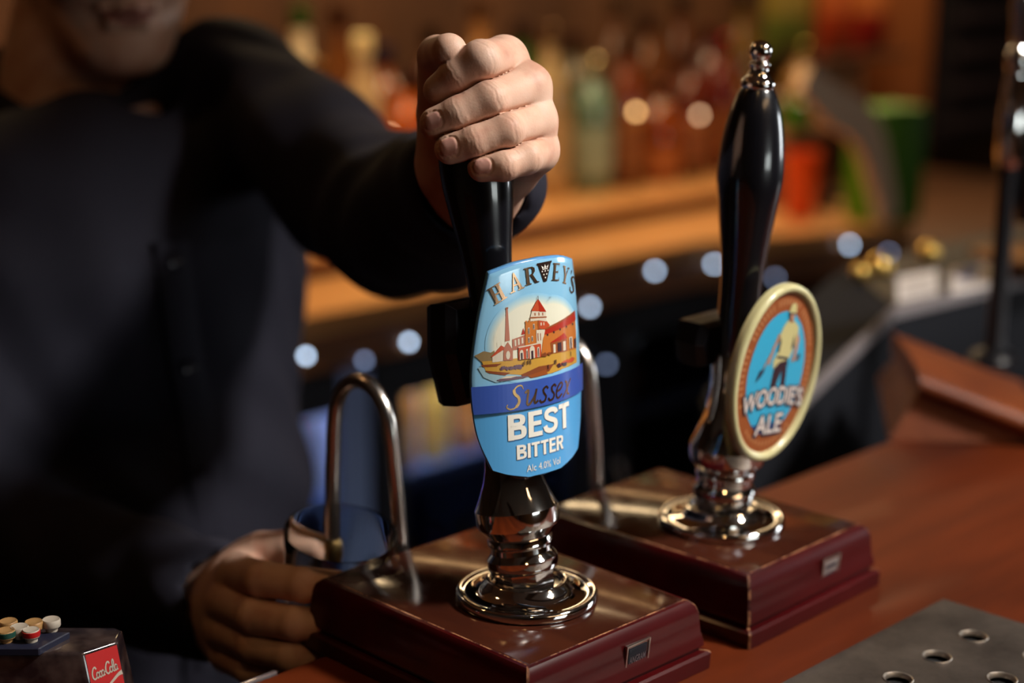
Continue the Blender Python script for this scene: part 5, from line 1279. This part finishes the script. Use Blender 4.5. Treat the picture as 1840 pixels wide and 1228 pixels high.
# wooden post and the dark shelved cabinet behind it
pp0, pp1 = at_y(1592, 100, 1.88)[0], at_y(1655, 100, 1.88)[0]
slab('trim_1', ((pp0+pp1)/2, 1.90, .2), (pp1-pp0, .10, 2.6), wood('post_wood', (.20, .06, .018), (.32, .10, .03), (1, 1, .2), 6, .5, .1))
c0, c1 = at_y(1662, 100, 1.90)[0], at_y(1930, 100, 1.90)[0]
cb_ = thing('dark_cabinet', 'dark slatted wall cabinet in the shadow right of the wooden post', 'cabinet', ((c0+c1)/2, 1.87, -.16))
M_dcab = mat('dark_cabinet_paint', (.010, .008, .012), .5); M_slat = mat('dark_slat_paint', (.022, .016, .022), .4)
bm = bmesh.new(); box(bm, (0, .04, .8), (c1-c0, .16, 1.6)); bm_obj('carcass', bm, M_dcab, cb_, smooth=False)
for k in range(9):
    bm = bmesh.new(); box(bm, (0, -.05, .05+k*.10), (c1-c0-.06, .03, .035), bev=.004); bm_obj('slat', bm, M_slat, cb_)
# shelf with snack packets at the top right
sa, sb2 = at_y(1395, 104, 1.80), at_y(1592, 104, 1.80)
t = thing('wall_shelf', 'short dark wall shelf carrying the colourful snack packets', 'shelf', ((sa[0]+sb2[0])/2, 1.85, sa[2]))
bm = bmesh.new(); box(bm, (0, 0, -.008), (sb2[0]-sa[0], .26, .016), bev=.002); bm_obj('board', bm, M_panel, t)
for sx in (-1, 1):
    bm = bmesh.new(); prism(bm, [(sx*.15, .125, -.016), (sx*.15, -.06, -.016), (sx*.15, .125, -.13)], (.012, 0, 0)); bm_obj('bracket', bm, M_panel, t, smooth=False)
def packet(px_c, w_, h_, c, c2, label):
    x = at_y(px_c, 95, 1.78)[0]
    t = thing('snack_packet', label, 'snack packet', (x, 1.78, sa[2]), 'snack packets on the wall shelf')
    bm = bmesh.new(); nx, nz = 8, 10
    for side in (-1, 1):
        g = [[bm.verts.new((w_*(i/nx-.5), side*.028*math.sin(PI*i/nx)*math.sin(PI*min(1, max(0, j/nz)))**.6, h_*j/nz)) for i in range(nx+1)] for j in range(nz+1)]
        for j in range(nz):
            for i in range(nx): bm.faces.new((g[j][i], g[j][i+1], g[j+1][i+1], g[j+1][i])).material_index = int(j < 4)
    bmesh.ops.remove_doubles(bm, verts=bm.verts, dist=1e-5)
    bm_obj('bag', bm, [mat('packet_foil', srgb(*c), .35, coat=.3), mat('packet_foil', srgb(*c2), .35, coat=.3)], t)
packet(1412, .20, .25, (120, 104, 44), (84, 92, 34), 'yellow-green snack packet at the left of the wall shelf')
packet(1500, .17, .25, (160, 78, 34), (140, 46, 16), 'orange and red snack packet in the middle of the wall shelf')
packet(1562, .15, .24, (165, 92, 44), (120, 22, 12), 'orange snack packet with dark red foot next to the wooden post')
x = at_y(1500, 140, 1.84); 
bm = bmesh.new(); box(bm, (x[0]-.01, 1.90, x[2]-.03), (.36, .06, .19), bev=.004); o = bm_obj('notice_board', bm, mat('tan_board', srgb(225, 180, 130), .7)); tag(o, 'tan board on the wall under the snack shelf', 'board')
bm = bmesh.new(); bx = at_y(1432, 205, 1.38); lathe(bm, [(.024, CZ-bx[2]), (.031, CZ-bx[2]+.01), (.033, .0), (.027, .024), (.012, .034)], 24, Matrix.Translation(Vector(bx))); o = bm_obj('green_jar', bm, gmat((60, 110, 20), .2)); tag(o, 'rounded green jar beside the black handle of the upright pump', 'jar')
# overhead gantry board, added unseen to keep the key lamp off his face
t = thing('light_blocker', 'dark wooden gantry board, unseen, added over the front edge of the bar to shade the barman', 'blocker', (.3, -.36, .87))
bm = bmesh.new(); box(bm, (0, 0, .20), (2.6, .04, .40), bev=.004); bm_obj('fascia_board', bm, M_panel, t)
for sx in (-1.1, 1.1):
    bm = bmesh.new(); tube(bm, [(sx, 0, .38), (sx, 0, .61)], .012, 10); bm_obj('hanger', bm, M_chrome_b, t)
